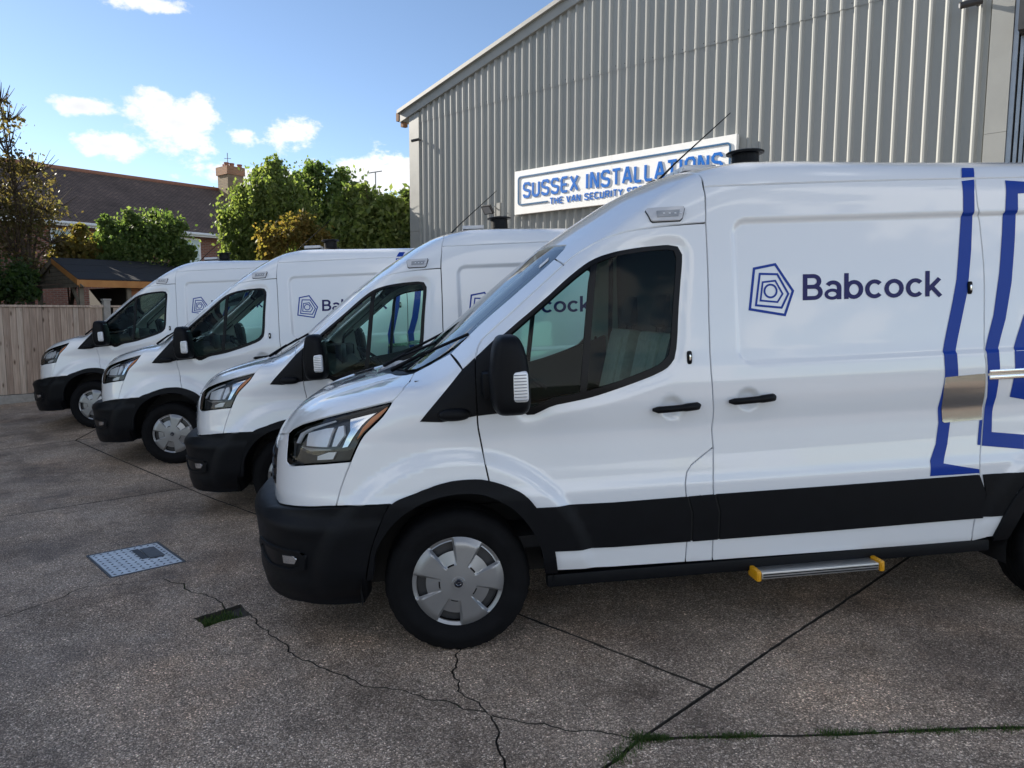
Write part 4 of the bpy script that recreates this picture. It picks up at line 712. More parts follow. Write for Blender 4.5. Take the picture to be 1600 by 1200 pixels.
    E['st4'] = [(x2-.004, -1, q2[1][2]), (3.75, -1, 2.16), (4.25, -1, 1.35), (3.95, -1, .80), (x2-.004, -1, q2[15][2]), (x2-.004, -1, q2[14][2]), (3.88, -1, .88), (4.17, -1, 1.35), (3.72, -1, 2.09), (x2-.004, -1, q2[2][2])]; stripe('st4', .0020)
    panel('slam_plate', E['plate'], 'S', 'steel', p, off=.006, h=.02, flange=.006, mirror=True)
    a = np.array(E['railm'][0]); z = a[2]
    for s in (-1, 1):
        bm = bmesh.new(); lo, hi = sorted((s*(abs(a[1])-.012), s*(abs(a[1])+.012))); box(bm, (a[0]+.012, lo, z-.030), (4.35, hi, z-.010), .004); box(bm, (a[0]+.012, lo, z+.002), (4.35, hi, z+.020), .004); lo, hi = sorted((s*(abs(a[1])-.016), s*(abs(a[1])+.004))); box(bm, (a[0]+.008, lo, z-.010), (4.35, hi, z+.002)); obj('door_rail', bm, 'chrome', p, angle=40)
    # screen sticker
    panel('screen_sticker', [(.50, -.60, 1.84), (.56, -.59, 1.88), (.57, -.54, 1.90), (.51, -.55, 1.86)], 'R', 'paint_white', p, off=-.001, h=.02, flange=0)
    return V
# ------------------------------------------------------------------ materials of the place
mat('lamp_clear', (.55, .55, .57), .18, var=.05, coat=.5); mat('paint_white', (.8, .8, .8), .5, var=.03)
mat('soil', (.055, .047, .038), .95, var=.4, scale=30, bump=.6, bscale=90)
mat('grey_trim', (.27, .275, .265), .45, var=.06, scale=3, bump=.05, bscale=6)
mat('cladding', (.305, .31, .30), .46, scale=1.7, stretch=(1, 1, .12), col2=(.245, .256, .25), detail=8)
mat('sign_white', (.80, .80, .79), .4, var=.02); mat('sign_blue', (.002, .13, .50), .5, var=.05, spec=.2); mat('sign_edge', (.02, .10, .22), .4, var=.05)
mat('metal_dark', (.03, .03, .032), .5, var=.2); mat('guide_grey', (.30, .32, .35), .3, metal=.5, var=.1); mat('lens', (.30, .31, .33), .15, var=.1); mat('rust', (.20, .10, .05), .8, var=.4, scale=30)
mat('fence_wood', (.56, .44, .35), .85, col2=(.42, .32, .25), scale=5, stretch=(6, 6, .7), bump=.4, bscale=60)
mat('fence_wood_pale', (.62, .51, .42), .85, col2=(.48, .38, .30), scale=5, stretch=(6, 6, .7), bump=.4, bscale=60)
mat('fence_wood_dark', (.47, .36, .285), .85, col2=(.35, .26, .20), scale=5, stretch=(6, 6, .7), bump=.4, bscale=60)
mat('concrete_post', (.33, .31, .28), .9, var=.15, scale=20, bump=.3, bscale=80)
mat('shed_wood', (.36, .14, .05), .7, col2=(.26, .10, .04), scale=4, stretch=(1, 1, 8)); mat('shed_fascia', (.50, .235, .07), .7, col2=(.40, .17, .05), scale=5)
mat('shed_grey', (.20, .17, .13), .85, var=.2, scale=8); mat('felt', (.022, .024, .030), .9, var=.25, scale=14, bump=.3, bscale=120); mat('shed_dark', (.03, .022, .016), .9, var=.2)
mat('bark', (.07, .05, .035), .9, var=.3, scale=20, bump=.5, bscale=50); mat('white_upvc', (.75, .76, .76), .4, var=.03); mat('pane', (.20, .26, .28), .08, var=.2, spec=.8); mat('curtain', (.55, .66, .64), .8, var=.08, stretch=(30, 30, 1))
mat('terracotta', (.30, .13, .08), .8, var=.2, scale=20); mat('cover_steel', (.68, .68, .67), .40, metal=.6, var=.18, scale=9); mat('cover_dark', (.10, .105, .11), .5, metal=.3, var=.3, scale=20)
def knots(name):
    m = MT[name]; nt = m.node_tree; N = nt.nodes; L = nt.links; b = N['Principled BSDF']; src = b.inputs['Base Color'].links[0].from_socket
    tc = N.new('ShaderNodeTexCoord'); mp = N.new('ShaderNodeMapping'); mp.inputs['Scale'].default_value = (9, 9, 3.2); L.new(tc.outputs['Object'], mp.inputs[0])
    v = N.new('ShaderNodeTexVoronoi'); v.inputs['Scale'].default_value = 1; L.new(mp.outputs[0], v.inputs['Vector']); r = N.new('ShaderNodeValToRGB'); r.color_ramp.elements[0].position = .06; r.color_ramp.elements[0].color = (.25, .2, .16, 1); r.color_ramp.elements[1].position = .20; r.color_ramp.elements[1].color = (1, 1, 1, 1); L.new(v.outputs['Distance'], r.inputs[0])
    n = N.new('ShaderNodeTexNoise'); n.inputs['Scale'].default_value = 1.; n.inputs['Detail'].default_value = 8; mp2 = N.new('ShaderNodeMapping'); mp2.inputs['Scale'].default_value = (40, 40, 1.5); L.new(tc.outputs['Object'], mp2.inputs[0]); L.new(mp2.outputs[0], n.inputs['Vector'])
    r2 = N.new('ShaderNodeMapRange'); r2.inputs[1].default_value = .3; r2.inputs[2].default_value = .7; r2.inputs[3].default_value = .7; r2.inputs[4].default_value = 1.15; L.new(n.outputs[0], r2.inputs[0])
    x = N.new('ShaderNodeMix'); x.data_type = 'RGBA'; x.blend_type = 'MULTIPLY'; x.inputs[0].default_value = 1; L.new(src, x.inputs[6]); L.new(r.outputs[0], x.inputs[7]); y = N.new('ShaderNodeVectorMath'); y.operation = 'SCALE'; L.new(x.outputs[2], y.inputs[0]); L.new(r2.outputs[0], y.inputs['Scale']); L.new(y.outputs[0], b.inputs['Base Color'])
for k_ in ('fence_wood', 'fence_wood_pale', 'fence_wood_dark'): knots(k_)
def concrete():
    m = bpy.data.materials.new('yard_concrete'); m.use_nodes = True; nt = m.node_tree; N = nt.nodes; L = nt.links; b = N['Principled BSDF']
    tc = N.new('ShaderNodeTexCoord')
    def noise(sc, det=4, ro=.55):
        n = N.new('ShaderNodeTexNoise'); n.inputs['Scale'].default_value = sc; n.inputs['Detail'].default_value = det; n.inputs['Roughness'].default_value = ro; L.new(tc.outputs['Object'], n.inputs['Vector']); return n
    def vor(sc):
        n = N.new('ShaderNodeTexVoronoi'); n.inputs['Scale'].default_value = sc; n.inputs['Randomness'].default_value = 1; L.new(tc.outputs['Object'], n.inputs['Vector']); return n
    def ramp(src, st):
        r = N.new('ShaderNodeValToRGB'); L.new(src, r.inputs[0]); e = r.color_ramp.elements
        while len(e) < len(st): e.new(.5)
        for i, (p, c) in enumerate(st): e[i].position = p; e[i].color = (*c, 1)
        return r.outputs[0]
    def mix(a, b_, f, op='MIX'):
        x = N.new('ShaderNodeMix'); x.data_type = 'RGBA'; x.blend_type = op
        for i, v in ((0, f), (6, a), (7, b_)):
            if isinstance(v, (int, float)): x.inputs[i].default_value = v
            elif isinstance(v, tuple): x.inputs[i].default_value = (*v, 1)
            else: L.new(v, x.inputs[i])
        return x.outputs[2]
    v1 = vor(135); v2 = vor(240)
    hv = N.new('ShaderNodeSeparateColor'); L.new(v1.outputs['Color'], hv.inputs[0]); h2 = N.new('ShaderNodeSeparateColor'); L.new(v2.outputs['Color'], h2.inputs[0])
    stone = ramp(hv.outputs[0], [(0, (.09, .073, .058)), (.45, (.20, .165, .135)), (.80, (.36, .31, .26)), (.94, (.58, .52, .45)), (1, (.80, .75, .68))])
    stone2 = ramp(h2.outputs[0], [(0, (.08, .066, .053)), (.6, (.22, .185, .15)), (.90, (.42, .37, .32)), (1, (.80, .74, .67))])
    base = mix(stone, stone2, ramp(noise(60, 3).outputs[0], [(.42, (0, 0, 0)), (.58, (1, 1, 1))]))
    gap = ramp(v1.outputs['Distance'], [(.30, (1, 1, 1)), (.72, (.38, .36, .34))]); base = mix(base, gap, .75, 'MULTIPLY')
    worn = ramp(noise(1.1, 7, .65).outputs[0], [(.34, (.50, .48, .47)), (.50, (1, 1, 1)), (.68, (1.45, 1.42, 1.38))]); base = mix(base, worn, .85, 'MULTIPLY')
    rust = ramp(noise(.8, 5, .6).outputs[0], [(.50, (0, 0, 0)), (.75, (.6, .6, .6))]); base = mix(base, mix(base, (1.18, .95, .72), 1., 'MULTIPLY'), rust)
    lum = ramp(noise(9, 5, .7).outputs[0], [(.3, (.72, .72, .72)), (.7, (1.25, 1.25, 1.25))]); base = mix(base, lum, .6, 'MULTIPLY')
    spot = ramp(noise(1.9, 5, .6).outputs[0], [(.56, (1, 1, 1)), (.72, (.50, .48, .46))]); base = mix(base, spot, 1., 'MULTIPLY')
    pale = ramp(noise(.55, 6, .7).outputs[0], [(.58, (0, 0, 0)), (.75, (1, 1, 1))]); base = mix(base, mix(base, (.30, .285, .26), .38), pale)
    base = mix(base, (1.84, 1.66, 1.50), 1., 'MULTIPLY'); L.new(base, b.inputs['Base Color'])
    rg = N.new('ShaderNodeMapRange'); L.new(noise(1.7, 5).outputs[0], rg.inputs[0]); rg.inputs[1].default_value = .35; rg.inputs[2].default_value = .65; rg.inputs[3].default_value = .52; rg.inputs[4].default_value = .85; L.new(rg.outputs[0], b.inputs['Roughness'])
    bp = N.new('ShaderNodeBump'); bp.inputs['Strength'].default_value = .8; bp.inputs['Distance'].default_value = .006; bp.invert = True; L.new(v1.outputs['Distance'], bp.inputs['Height'])
    b2 = N.new('ShaderNodeBump'); b2.inputs['Strength'].default_value = .5; b2.inputs['Distance'].default_value = .006; L.new(noise(35, 6, .7).outputs[0], b2.inputs['Height']); L.new(bp.outputs[0], b2.inputs['Normal']); L.new(b2.outputs[0], b.inputs['Normal'])
    MT['concrete'] = m
concrete()
def brickmat(name, c1, c2, mortar, bw, bh, tilt=False, msize=.012, bias=0.):
    m = bpy.data.materials.new(name); m.use_nodes = True; nt = m.node_tree; N = nt.nodes; L = nt.links; b = N['Principled BSDF']; b.inputs['Roughness'].default_value = .88
    uv = N.new('ShaderNodeUVMap'); br = N.new('ShaderNodeTexBrick'); L.new(uv.outputs[0], br.inputs['Vector'])
    for k, v in (('Color1', (*c1, 1)), ('Color2', (*c2, 1)), ('Mortar', (*mortar, 1)), ('Scale', 1.), ('Mortar Size', msize), ('Brick Width', bw), ('Row Height', bh), ('Bias', bias)): br.inputs[k].default_value = v
    nz = N.new('ShaderNodeTexNoise'); nz.inputs['Scale'].default_value = .6; nz.inputs['Detail'].default_value = 8; nz.inputs['Roughness'].default_value = .65; L.new(uv.outputs[0], nz.inputs['Vector'])
    r = N.new('ShaderNodeMapRange'); L.new(nz.outputs[0], r.inputs[0]); r.inputs[1].default_value = .3; r.inputs[2].default_value = .7; r.inputs[3].default_value = .65; r.inputs[4].default_value = 1.35
    x = N.new('ShaderNodeVectorMath'); x.operation = 'SCALE'; L.new(br.outputs['Color'], x.inputs[0]); L.new(r.outputs[0], x.inputs['Scale']); L.new(x.outputs[0], b.inputs['Base Color'])
    bp = N.new('ShaderNodeBump'); bp.inputs['Strength'].default_value = .8; bp.inputs['Distance'].default_value = .02; bp.invert = True; L.new(br.outputs['Fac'], bp.inputs['Height']); L.new(bp.outputs[0], b.inputs['Normal'])
    MT[name] = m
brickmat('brick', (.27, .10, .065), (.19, .075, .055), (.26, .20, .16), .225, .075)
brickmat('chimney_brick', (.27, .19, .11), (.19, .125, .075), (.22, .18, .13), .225, .075)
brickmat('terra_brick', (.36, .17, .09), (.26, .12, .07), (.24, .17, .11), .225, .075)
brickmat('roof_tile', (.16, .108, .084), (.105, .072, .058), (.045, .033, .028), .17, .10, msize=.014)
def leafmat(name, cols):
    m = bpy.data.materials.new(name); m.use_nodes = True; nt = m.node_tree; N = nt.nodes; L = nt.links; N.clear()
    o = N.new('ShaderNodeOutputMaterial'); at = N.new('ShaderNodeAttribute'); at.attribute_name = 'leaf_tone'; r = N.new('ShaderNodeValToRGB'); L.new(at.outputs['Fac'], r.inputs[0]); e = r.color_ramp.elements
    while len(e) < len(cols): e.new(.5)
    for i, c in enumerate(cols): e[i].position = i/(len(cols)-1); e[i].color = (*c, 1)
    d = N.new('ShaderNodeBsdfPrincipled'); d.inputs['Roughness'].default_value = .55; t = N.new('ShaderNodeBsdfTranslucent'); L.new(r.outputs[0], d.inputs['Base Color'])
    br = N.new('ShaderNodeMix'); br.data_type = 'RGBA'; br.blend_type = 'MULTIPLY'; br.inputs[0].default_value = 1; L.new(r.outputs[0], br.inputs[6]); br.inputs[7].default_value = (1.35, 1.4, .8, 1); L.new(br.outputs[2], t.inputs[0])
    x = N.new('ShaderNodeMixShader'); x.inputs[0].default_value = .6; L.new(d.outputs[0], x.inputs[1]); L.new(t.outputs[0], x.inputs[2]); L.new(x.outputs[0], o.inputs[0]); MT[name] = m
leafmat('leaf_green', [(.07, .12, .035), (.12, .18, .055), (.21, .25, .09)])
leafmat('leaf_dark', [(.03, .06, .02), (.05, .09, .025), (.08, .12, .035)])
leafmat('leaf_lime', [(.09, .14, .04), (.155, .205, .06), (.25, .28, .10)])
leafmat('leaf_autumn', [(.12, .13, .035), (.20, .16, .045), (.27, .17, .05)])
leafmat('leaf_brown', [(.10, .085, .04), (.16, .12, .055), (.15, .15, .06)])
leafmat('grass_blade', [(.04, .09, .025), (.07, .13, .035), (.14, .16, .06)])
# ------------------------------------------------------------------ the yard
def gr(y): return np.interp(y, [0, 2, 4.33, 6.8, 9, 11.4, 14, 20, 60], [-1.63, -1.635, -1.645, -1.69, -1.655, -1.585, -1.53, -1.45, -1.2])
_g = np.arange(-12, 66, .1); _v = gr(_g); _k = np.exp(-.5*(np.arange(-20, 21)*.1/.7)**2); _k /= _k.sum(); _v = np.convolve(np.pad(_v, 20, mode='edge'), _k, 'valid')
def gz(x, y): return .022*np.clip(x, -14, 10)+np.interp(y, _g, _v)+H
mat('grassland', (.15, .15, .09), .95, col2=(.22, .20, .14), scale=.4)
ground = meshpy('ground', [(-500, -300, -.62), (500, -300, -.62), (500, 700, -.62), (-500, 700, -.62)], [(0, 1, 2, 3)], 'grassland'); ground['kind'] = 'structure'
gx, gy = np.meshgrid(np.linspace(-16, 14, 61), np.linspace(-10, 26, 63)); P = np.stack([gx.ravel(), gy.ravel(), gz(gx.ravel(), gy.ravel())-.020], 1)
yard = meshpy('yard', P, [(j*61+i, j*61+i+1, (j+1)*61+i+1, (j+1)*61+i) for j in range(62) for i in range(60)], 'soil'); yard['kind'] = 'structure'
def rough(pts, amp, seed):
    r = random.Random(seed); p = [np.array(q, float) for q in pts]
    for it in range(3):
        out = [p[0]]
        for a, b in zip(p, p[1:]):
            d = b-a; n = np.array([-d[1], d[0]]); out += [(a+b)/2+n*r.uniform(-amp, amp), b]
        p = out
    return [tuple(q) for q in p]
A_ = (.871, 2.958); B_ = (-3.2, 6.97); C_ = (-5.87, 9.6); G_ = (.492, 2.604); Fj = (9.9, 11.55)
J1f = rough([A_, (1.02, 3.10), (1.18, 3.253), (1.365, 3.43), (1.65, 3.69), (1.981, 3.995)], .014, 21)+[Fj]; J1b = rough([G_, (.336, 2.433), (-.05, 2.05)], .02, 22); J4b = (-9.36, 1.85); J4f = (6.8, 15.3); J5f = (3.4, 17.3); J5b = (-11.6, 4.85); J2x = (-.197, 4.01)
J2a = rough([A_, (.60, 3.225), (.33, 3.49), (.07, 3.747), J2x], .014, 23); J2b = rough([J2x, (-.9, 4.70), (-1.6, 5.40), (-2.4, 6.19), B_], .008, 24); J4s = rough([B_, (-3.8, 6.47), (-4.4, 5.97), (-6.0, 4.64), J4b], .008, 25); J5s = rough([C_, (-6.6, 8.99), (-8.5, 7.42), J5b], .008, 26)
C4 = rough([J4b, (-6.2, 2.2), (-4.6, 2.9), (-3.4, 3.45), (-2.83, 3.85), (-2.70, 4.05), (-2.62, 4.30)], .12, 1)
C4b = rough([(-2.62, 4.30), (-2.45, 4.33), (-2.2, 4.42)], .1, 11)
C1 = rough([(-2.2, 4.42), (-1.91, 4.176), (-1.61, 3.917)], .12, 2); C2a = rough([(-1.434, 3.833), (-1.266, 3.624), (-1.09, 3.381), (-.889, 3.214), (-.678, 3.06), (-.438, 2.971), (-.266, 2.903), (-.1, 2.809)], .14, 3); C2b = rough([(-.1, 2.809), (.132, 2.723), (.376, 2.645), G_], .12, 4)
C3u = rough([J2x, (-.28, 3.6), (-.266, 3.323), (-.27, 3.149), (-.231, 2.98), (-.1, 2.809)], .14, 5); C3d = rough([(-.1, 2.809), (-.078, 2.775), (-.056, 2.599), (-.018, 2.443), (-.05, 2.05)], .14, 6)
HOLE = [(-1.732, 3.795), (-1.549, 3.979), (-1.434, 3.833), (-1.623, 3.678)]
J3 = rough([G_, (.737, 2.609), (1.079, 2.607), (1.528, 2.627), (1.979, 2.639), (12, 2.85)], .012, 8)
MH = [(-2.984, 4.911), (-2.622, 5.217), (-2.196, 4.745), (-2.549, 4.443)]
mid = rough([(-1.61, 3.917), (-1.549, 3.979), (-1.434, 3.833)], .07, 32)
slabs = [
 J2a+C3u[1:]+C2b[1:],
 J2b+J4s[1:]+C4[1:]+C4b[1:]+C1[1:]+mid[1:]+C2a[1:]+C3u[::-1][1:-1],
 C4[::-1]+[(-9.5, -9), (-.4, -9), (-.05, 2.05)]+C3d[::-1][1:]+C2a[::-1][1:]+[*rough([(-1.434, 3.833), (-1.623, 3.678), (-1.732, 3.795), (-1.61, 3.917)], .07, 31)[1:-1]]+C1[::-1]+C4b[::-1][1:-1],
 C3d+J1b[::-1][1:]+C2b[::-1][1:-1],
 J1f+[J4f]+J2b[::-1]+J2a[::-1][1:-1],
 [B_, J4f, J5f, C_], [B_]+J5s+J4s[::-1][:-1], [C_, J5f, (0, 21.5), (-7.6, 17.5)], [C_, (-7.6, 17.5), (-13.2, 9.0)]+J5s[::-1][:-1],
 [G_, A_]+J1f[1:]+[(13, 11.5), (13, 2.86)]+J3[::-1][:-1],
 J3+[(12, -9), (-.4, -9), (-.05, 2.05)]+J1b[::-1][1:-1]]
JOINT = {tuple(p) for L_ in (J1f, J1b, J2a, J2b, J3, J4s, J5s) for p in L_} | {A_, B_, C_, G_, J4f, J5f}
def insetv(poly, d):
    if area2(poly) < 0: poly = poly[::-1]; d = d[::-1]
    u = inset(poly, 1.)-poly
    return poly+u*d[:, None]
def slab(poly, holes=()):
    q = clean(np.array(poly, float)); jr = np.random.RandomState(len(q)); dd = np.array([.0082 if tuple(p) in JOINT else .0042 for p in q])*jr.uniform(.65, 1.35, len(q)); q = dense(insetv(q, dd), .25); lp = [q]+[dense(np.array(h_), .2) for h_ in holes]
    P, T = fill(lp, .45); T = np.array(T); T[[area2(P[t]) < 0 for t in T]] = T[[area2(P[t]) < 0 for t in T]][:, ::-1]
    Z = gz(P[:, 0], P[:, 1]); V = [(x, y, z) for (x, y), z in zip(P, Z)]; F = T.tolist()
    ec = {(t[i], t[(i+1) % 3]) for t in F for i in range(3)}; bd = [(a, b) for a, b in ec if (b, a) not in ec]; mp = {}
    for a, b in bd:
        for i in (a, b):
            if i not in mp: mp[i] = len(V); V.append((V[i][0], V[i][1], V[i][2]-.06))
        F.append([b, a, mp[a], mp[b]])
    me = bpy.data.meshes.new('slab'); me.from_pydata(V, [], F); me.update(); o = link('slab', me, 'concrete', yard); me.materials.append(MT['soil'])
    for f_ in me.polygons[len(T):]: f_.material_index = 1
    return o
for i, s in enumerate(slabs): slab(s, [MH] if i == 1 else ())
# manhole cover: frame, chequer plate, raised lozenges
def gp(x, y, dz=0): return Vector((x, y, gz(x, y)+dz))
mh = empty('manhole_cover', gp(-2.59, 4.83)); tag(mh, 'square steel chequer-plate manhole cover set in the concrete', 'manhole cover')
Q = [np.array(q) for q in MH]; cen = sum(Q)/4; loc = lambda a, b: (Q[0]*(1-a)+Q[1]*a)*(1-b)+(Q[3]*(1-a)+Q[2]*a)*b
def mhquad(name, a0, a1, b0, b1, z0, z1, m, par=mh):
    bm = bmesh.new(); c = [loc(a0, b0), loc(a1, b0), loc(a1, b1), loc(a0, b1)]; lo = [bm.verts.new(gp(q[0], q[1], z0)-mh.location) for q in c]; hi = [bm.verts.new(gp(q[0], q[1], z1)-mh.location) for q in c]
    bm.faces.new(hi); bm.faces.new(lo)
    for i in range(4): bm.faces.new((lo[i], lo[(i+1) % 4], hi[(i+1) % 4], hi[i]))
    return obj(name, bm, m, par)
for e in ((.010, .990, .010, .03), (.010, .990, .97, .990), (.010, .03, .031, .969), (.97, .990, .031, .969)): mhquad('frame', *e, -.04, .002, 'cover_dark')
pl = mhquad('plate', .042, .958, .042, .958, -.04, .0005, 'cover_steel')
bm = bmesh.new()
for i in range(10):
    for j in range(10):
        a, b = .09+i*.091, .09+j*.091; q = loc(a, b); s = 1 if (i+j) % 2 else -1
        d = (Q[1]-Q[0])+s*(Q[3]-Q[0]); d = d/np.linalg.norm(d); n = np.array([-d[1], d[0]]); c = gp(q[0], q[1], .0008)-mh.location
        vs = [bm.verts.new(c+Vector((*(d*u+n*v_), 0))) for u, v_ in ((.017, 0), (0, .0075), (-.017, 0), (0, -.0075))]; tp = bm.verts.new(c+Vector((0, 0, .004)))
        for k in range(4): bm.faces.new((vs[k], vs[(k+1) % 4], tp))
tr = obj('tread_pattern', bm, 'cover_dark', pl); tr['kind'] = 'stuff'
mhquad('label_plate', .66, .86, .20, .62, .0047, .0062, 'cover_dark', pl); mhquad('worn_patch', .56, .655, .16, .58, .0012, .0030, 'metal_dark', pl)
# the broken-out hole and the weeds
def blades(name, spots, n, hmin, hmax, label, spread, base_dz=.012):
    V = []; F = []; tone = []
    for k in range(n):
        (x, y) = spots[random.randrange(len(spots))]; x += random.gauss(0, spread[0]); y += random.gauss(0, spread[1]); h_ = random.uniform(hmin, hmax); a = random.uniform(0, 6.283); le = random.uniform(.2, .9)*h_
        z = float(gz(x, y))-base_dz; dx, dy = math.cos(a), math.sin(a); wv = random.uniform(.0012, .0026); i = len(V)
        V += [(x-dy*wv, y+dx*wv, z), (x+dy*wv, y-dx*wv, z), (x+dx*le*.4+dy*wv*.8, y+dy*le*.4-dx*wv*.8, z+h_*.7), (x+dx*le*.4-dy*wv*.8, y+dy*le*.4+dx*wv*.8, z+h_*.7), (x+dx*le, y+dy*le, z+h_)]
        F += [(i, i+1, i+2, i+3), (i+3, i+2, i+4)]; t = random.random(); tone += [t]*5
    o = meshpy(name, V, F, 'grass_blade'); at = o.data.attributes.new('leaf_tone', 'FLOAT', 'POINT'); at.data.foreach_set('value', tone); o['kind'] = 'stuff'; o['label'] = label; o['category'] = 'grass'; return o
line = []
for (a, b), wgt in (((.50, .60), 60), ((.60, .78), 14), ((.80, .95), 40), ((.97, 1.2), 3), ((1.2, 1.34), 26), ((1.36, 2.6), 150)):
    for _ in range(wgt): x = random.uniform(a, b); line.append((x, 2.606+.0175*(x-.7)))
blades('joint_grass', line, 4600, .006, .028, 'short green grass growing along the joint in the concrete', (.012, .010))
j1 = [tuple(np.array(G_)+(np.array((.36, 2.46))-np.array(G_))*random.random()) for _ in range(30)]+[G_]*12; blades('joint_weeds', j1, 650, .008, .034, 'tuft of grass where two concrete joints meet', (.022, .020))
hs = [tuple(np.array((-1.69, 3.79))+np.array((.125, -.09))*random.random()*.9+np.array((.14, .14))*random.random()**1.6*.75) for _ in range(80)]; blades('hole_grass', hs, 800, .010, .034, 'grass in the small broken hole in the concrete', (.02, .02), .022)
blades('crack_moss', [tuple(p) for p in C2a[30:]+C2b+C1], 700, .003, .012, 'moss in the cracks of the concrete', (.006, .006))
# ------------------------------------------------------------------ warehouse
W0 = Vector((1.391, 14.551, H)); al = .747; wv = Vector((math.cos(al), -math.sin(al), 0)); nv = Vector((-math.sin(al), -math.cos(al), 0))
def wp(u, z, d=0): return W0+wv*u+nv*d+Vector((0, 0, z))
verge = lambda u: 4.634+(u+5.297)*.242
wh = empty('warehouse', wp(-5.28, -1.6)); tag(wh, 'grey corrugated metal warehouse with sloping roof edge behind the vans', 'building')
WL = wh.location
def wobj(name, quads, m, par=wh, org=WL):       # list of 8-corner blocks (u0,u1,z0,z1,d0,d1)
    bm = bmesh.new()
    for u0, u1, z0, z1, d0, d1 in quads:
        c = [bm.verts.new(wp(u, z, d)-org) for d in (d0, d1) for u, z in ((u0, z0), (u1, z0), (u1, z1), (u0, z1))]
        for f in ((0, 1, 2, 3), (4, 5, 6, 7), (0, 1, 5, 4), (1, 2, 6, 5), (2, 3, 7, 6), (3, 0, 4, 7)): bm.faces.new([c[i] for i in f])
    return obj(name, bm, m, par)
def sheet(u0, n, z0, ztop, d):
    V = []; F = []; prof = []
    for k in range(n):
        c = u0+.2*k; prof += [(c-.1, 0), (c-.045, 0), (c-.014, .037), (c+.012, .037), (c+.042, 0)]
    prof.append((u0+.2*n-.1, 0))
    rnd = random.uniform(-.0015, .0015)
    for u, h_ in prof:
        zt = ztop(u); V += [tuple(wp(u, z0, d+h_+rnd)-WL), tuple(wp(u, zt, d+h_-rnd)-WL)]
    for i in range(len(prof)-1): F.append((2*i, 2*i+2, 2*i+3, 2*i+1))
    return meshpy('cladding_sheet', V, F, 'cladding', wh)
for k in range(12):
    u0 = -4.8+1.0*k; n = 5 if k < 11 else 3
    sheet(u0, n, -1.7, lambda u: min(4.47, verge(u)+.05), 0.)
    if verge(u0+n*.2-.1) > 4.46: sheet(u0, n, 4.45, lambda u: max(4.46, verge(u)+.03), .011)
bm = bmesh.new()
for k in range(0, 58, 1):
    u = -4.7+.2*k
    for z in (4.52, 1.62, -.1):
        if z < verge(u) and (k*7+int(z*3)) % 3: 
            r_ = bmesh.ops.create_cone(bm, cap_ends=True, segments=6, radius1=.011, radius2=.008, depth=.012); bmesh.ops.transform(bm, matrix=Matrix.Translation(wp(u+.03, z+random.uniform(-.02, .02), .010)-WL) @ nv.to_track_quat('Z', 'Y').to_matrix().to_4x4(), verts=r_['verts'])
fx = obj('fasteners', bm, 'metal_dark', wh); fx['kind'] = 'stuff'
wobj('corner_trim', [(-5.29, -4.93, 1.90, 4.70, -.02, .047), (-5.29, -4.93, -1.7, 1.894, -.02, .045)], 'grey_trim')
wobj('corner_trim', [(6.72, 6.97, 2.35, 6.4, -.02, .055), (6.72, 6.97, -1.7, 2.346, -.02, .053)], 'grey_trim')
bm = bmesh.new()
def vq(u, dz, d): return wp(u, verge(u)+dz, d)-WL
for d0, d1, a0, a1, uu in ((-.2, .09, 0., .27, (-5.60, 9.5)), (.09, .16, .20, .285, (-5.62, 9.5))):
    c = [bm.verts.new(vq(u, dz, d)) for d in (d0, d1) for u, dz in ((uu[0], a0), (uu[1], a0), (uu[1], a1), (uu[0], a1))]
    for f in ((0, 1, 2, 3), (4, 5, 6, 7), (0, 1, 5, 4), (1, 2, 6, 5), (2, 3, 7, 6), (3, 0, 4, 7)): bm.faces.new([c[i] for i in f])
obj('verge_trim', bm, 'grey_trim', wh)
wobj('gutter_end', [(-5.72, -5.62, 4.60, 4.80, -.15, .10), (-5.62, -5.52, 4.46, 4.56, -.1, .04)], 'rust')
bm = bmesh.new()
c = [wp(u, z, d)-WL for u, z, d in ((-5.5, 4.8, -.05), (9.5, 8.43, -.05), (9.5, 8.43, -30), (-5.5, 4.8, -30))]; bm.faces.new([bm.verts.new(q) for q in c]); obj('roof', bm, 'grey_trim', wh)
bm = bmesh.new(); c = [wp(-5.28, z, d)-WL for z, d in ((-1.7, -.03), (4.7, -.03), (4.7, -30), (-1.7, -30))]; bm.faces.new([bm.verts.new(q) for q in c]); obj('side_wall', bm, 'cladding', wh)
wobj('door_guide', [(6.975, 7.03, 1.1, 6.4, -.12, .02), (7.05, 7.09, .95, 6.4, -.20, -.02), (7.11, 7.15, .95, 6.4, -.22, -.04), (7.17, 7.24, .98, 6.4, -.2, -.02)], 'guide_grey')
wobj('door_opening_lining', [(6.975, 12, -1.7, 6.6, -.6, -.25)], 'shed_grey')
wobj('shutter_housing', [(7.05, 9.0, 3.55, 4.3, -.2, .25)], 'metal_dark')
